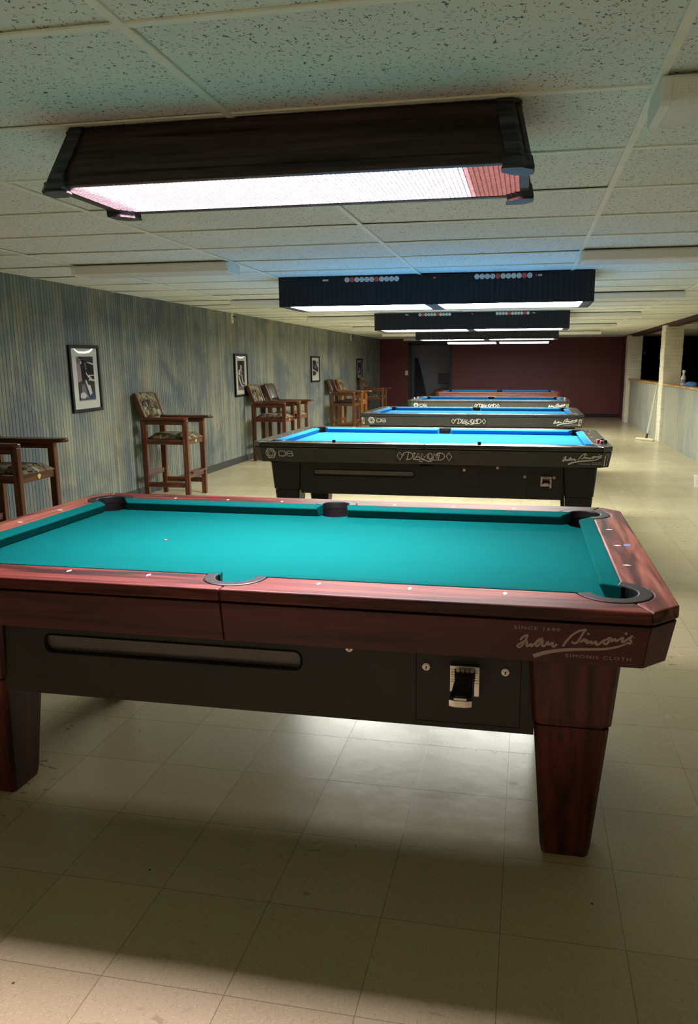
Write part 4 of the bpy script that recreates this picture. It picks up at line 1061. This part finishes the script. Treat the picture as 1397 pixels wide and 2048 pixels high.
T = thing('dust_mop', 'flat dust mop with pale head leaning beside the white pillar', 'mop', (2.99, 12.40, 0))
obj('mop_head', MB().loft([[(-.155, .09, .002), (.115, -.21, .002), (.150, -.17, .002), (-.125, .13, .002)], [(-.165, .085, .02), (.115, -.225, .02), (.165, -.17, .02), (-.125, .14, .02)], [(-.150, .09, .045), (.112, -.205, .045), (.145, -.168, .045), (-.122, .127, .045)]]), simple('cream mop fringe', lin(222, 214, 184), .9, 0, .2, .15, 60), T, bevel=.006)
obj('socket', MB().tube([(.02, -.04, .03), (.025, -.035, .06), (.035, -.02, .13)], [.028, .022, .018], 10), M['blackplastic'], T)
obj('handle', MB().tube([(.033, -.02, .11), (.196, .20, 1.035)], .0125, 10), simple('grey mop handle', lin(206, 206, 196), .4, 0, .5), T)

ZC = 1.066
T = thing('spray_bottle', 'white spray bottle standing on the half wall by the pillar', 'bottle', (3.345, 11.02, ZC))
obj('body', MB().lathe([(.030, 0), (.040, .004), (.041, .10), (.036, .13), (.018, .165), (.015, .18)], (0, 0, 0), 20), simple('white bottle plastic', lin(208, 206, 200), .4), T, smooth=False)
obj('label_band', MB().lathe([(.0415, .03), (.0418, .031), (.0418, .09), (.0415, .091)], (0, 0, 0), 20), simple('grey bottle label', lin(128, 132, 130), .5), T)
obj('trigger_head', MB().lathe([(.016, .18), (.016, .20)], (0, 0, 0), 14).box(-.018, .018, -.030, .035, .20, .245).box(-.006, .006, -.040, -.030, .175, .215), M['white'], T, bevel=.006)
m_ = MB(); loops = []
rnd = random.Random(3)
for k, (s_, z) in enumerate(((1.0, .0), (1.02, .012), (.92, .034), (.70, .052), (.34, .062))):
    loops.append([(s_ * (.085 + .018 * math.sin(3 * t + k) + rnd.uniform(-.006, .006)) * math.cos(t), s_ * (.34 + .05 * math.sin(2 * t + k * .7) + rnd.uniform(-.02, .02)) * math.sin(t), z + (rnd.uniform(-.005, .007) if k > 1 else 0)) for t in [2 * PI * i / 20 for i in range(20)]])
o = obj('cleaning_cloth', m_.loft(loops), simple('blue cleaning cloth', lin(70, 110, 168), .9, 0, .2, .25, 14), smooth=True, loc=(3.36, 10.42, ZC + .0005))
tag(o, 'crumpled blue cleaning cloth on the half wall beside the spray bottle', 'cloth')
T = thing('plastic_bin', 'small white plastic tub on the floor at the right photo edge', 'bin', (2.80, 6.68, 0))
obj('body', MB().loft([[(.075 * math.cos(t), .075 * math.sin(t), .002) for t in [2 * PI * i / 24 for i in range(24)]], [(.085 * math.cos(t), .085 * math.sin(t), .125) for t in [2 * PI * i / 24 for i in range(24)]]]), M['white'], T); obj('lid', MB().lathe([(.088, .125), (.088, .136), (.084, .140)], (0, 0, 0), 24), M['white'], T)
T = thing('wall_fitting', 'small pale fitting on the dark wall seen between the pillars', 'fitting', (3.80, YB - .001, 1.71))
obj('base', MB().box(-.022, .022, -.02, 0, -.04, .04), M['white'], T, bevel=.004); obj('cap', MB().lathe([(.015, -.02), (.015, .02)], (0, -.035, 0), 16), M['white'], T)
# things in the alcove
T = thing('leaning_board', 'tall black board leaning at the left side of the dark opening', 'board', (-2.30, YB + .5, 0))
obj('board', MB().hexa([(-.10, 0, 0), (.34, 0, 0), (.34, .03, 0), (-.10, .03, 0)], [(-.235, .70, 1.62), (-.15, .70, 1.62), (-.15, .73, 1.62), (-.235, .73, 1.62)]), simple('black board', lin(48, 48, 56), .6), T)
T = thing('wall_monitor', 'flat dark monitor hung on the grey alcove wall', 'monitor', (-1.60, YB + 1.295, 1.02))
obj('casing', MB().box(-.24, .24, -.06, 0, -.15, .15), simple('dark monitor casing', lin(44, 44, 56), .4), T, bevel=.006); obj('screen', MB().box(-.22, .22, -.064, -.059, -.13, .13), simple('dark screen', lin(40, 40, 52), .3), T)
T = thing('side_cabinet', 'low brown wooden cabinet with a curved top inside the dark opening', 'cabinet', (-1.70, YB + .75, 0))
obj('body', MB().box(-.20, .20, -.18, .18, 0, .62), M['brown_z'], T, bevel=.006)
obj('curved_top', MB().loft([[(.22 * math.cos(t), yy, .62 + .14 * math.sin(t)) for t in [PI * i / 12 for i in range(13)]] for yy in (-.20, .20)]), M['brown_y'], T)
obj('door', MB().box(-.17, .17, -.19, -.18, .06, .58), M['brown_z'], T, bevel=.003)

# ------------------------------------------------------------------ world, camera, colour
w = bpy.data.worlds.new('World'); SC.world = w; w.use_nodes = True
bg = w.node_tree.nodes.get('Background'); bg.inputs[0].default_value = (.5, .52, .5, 1); bg.inputs[1].default_value = 0.0
cam = bpy.data.cameras.new('Camera'); co = bpy.data.objects.new('Camera', cam); COL.objects.link(co)
R = Matrix(((0.98240072, 0.18675226, -0.00352265), (0.03240332, -0.18896875, -0.98144834), (-0.18395337, 0.96406141, -0.19169443)))
rt, up, bk = R[0], -R[1], -R[2]
co.matrix_world = Matrix(((rt[0], up[0], bk[0], 0.7833714), (rt[1], up[1], bk[1], -2.46240968), (rt[2], up[2], bk[2], 1.40218658), (0, 0, 0, 1)))
cam.sensor_fit = 'HORIZONTAL'; cam.sensor_width = 36
cam.lens = 1497.8588 / 1397 * 36; cam.shift_x = -69.5 / 1397; cam.clip_start = .02
SC.camera = co
vs = SC.view_settings
SC.display_settings.display_device = 'sRGB'
vs.view_transform = 'Standard'; vs.look = 'None'; vs.gamma = 1; vs.exposure = 0.85; vs.use_curve_mapping = False
cy_ = SC.cycles
cy_.use_denoising = True; cy_.denoiser = 'OPENIMAGEDENOISE'
cy_.max_bounces = 10; cy_.diffuse_bounces = 7; cy_.glossy_bounces = 4; cy_.transmission_bounces = 4; cy_.transparent_max_bounces = 8
cy_.sample_clamp_indirect = 6.0; cy_.caustics_reflective = False; cy_.caustics_refractive = False
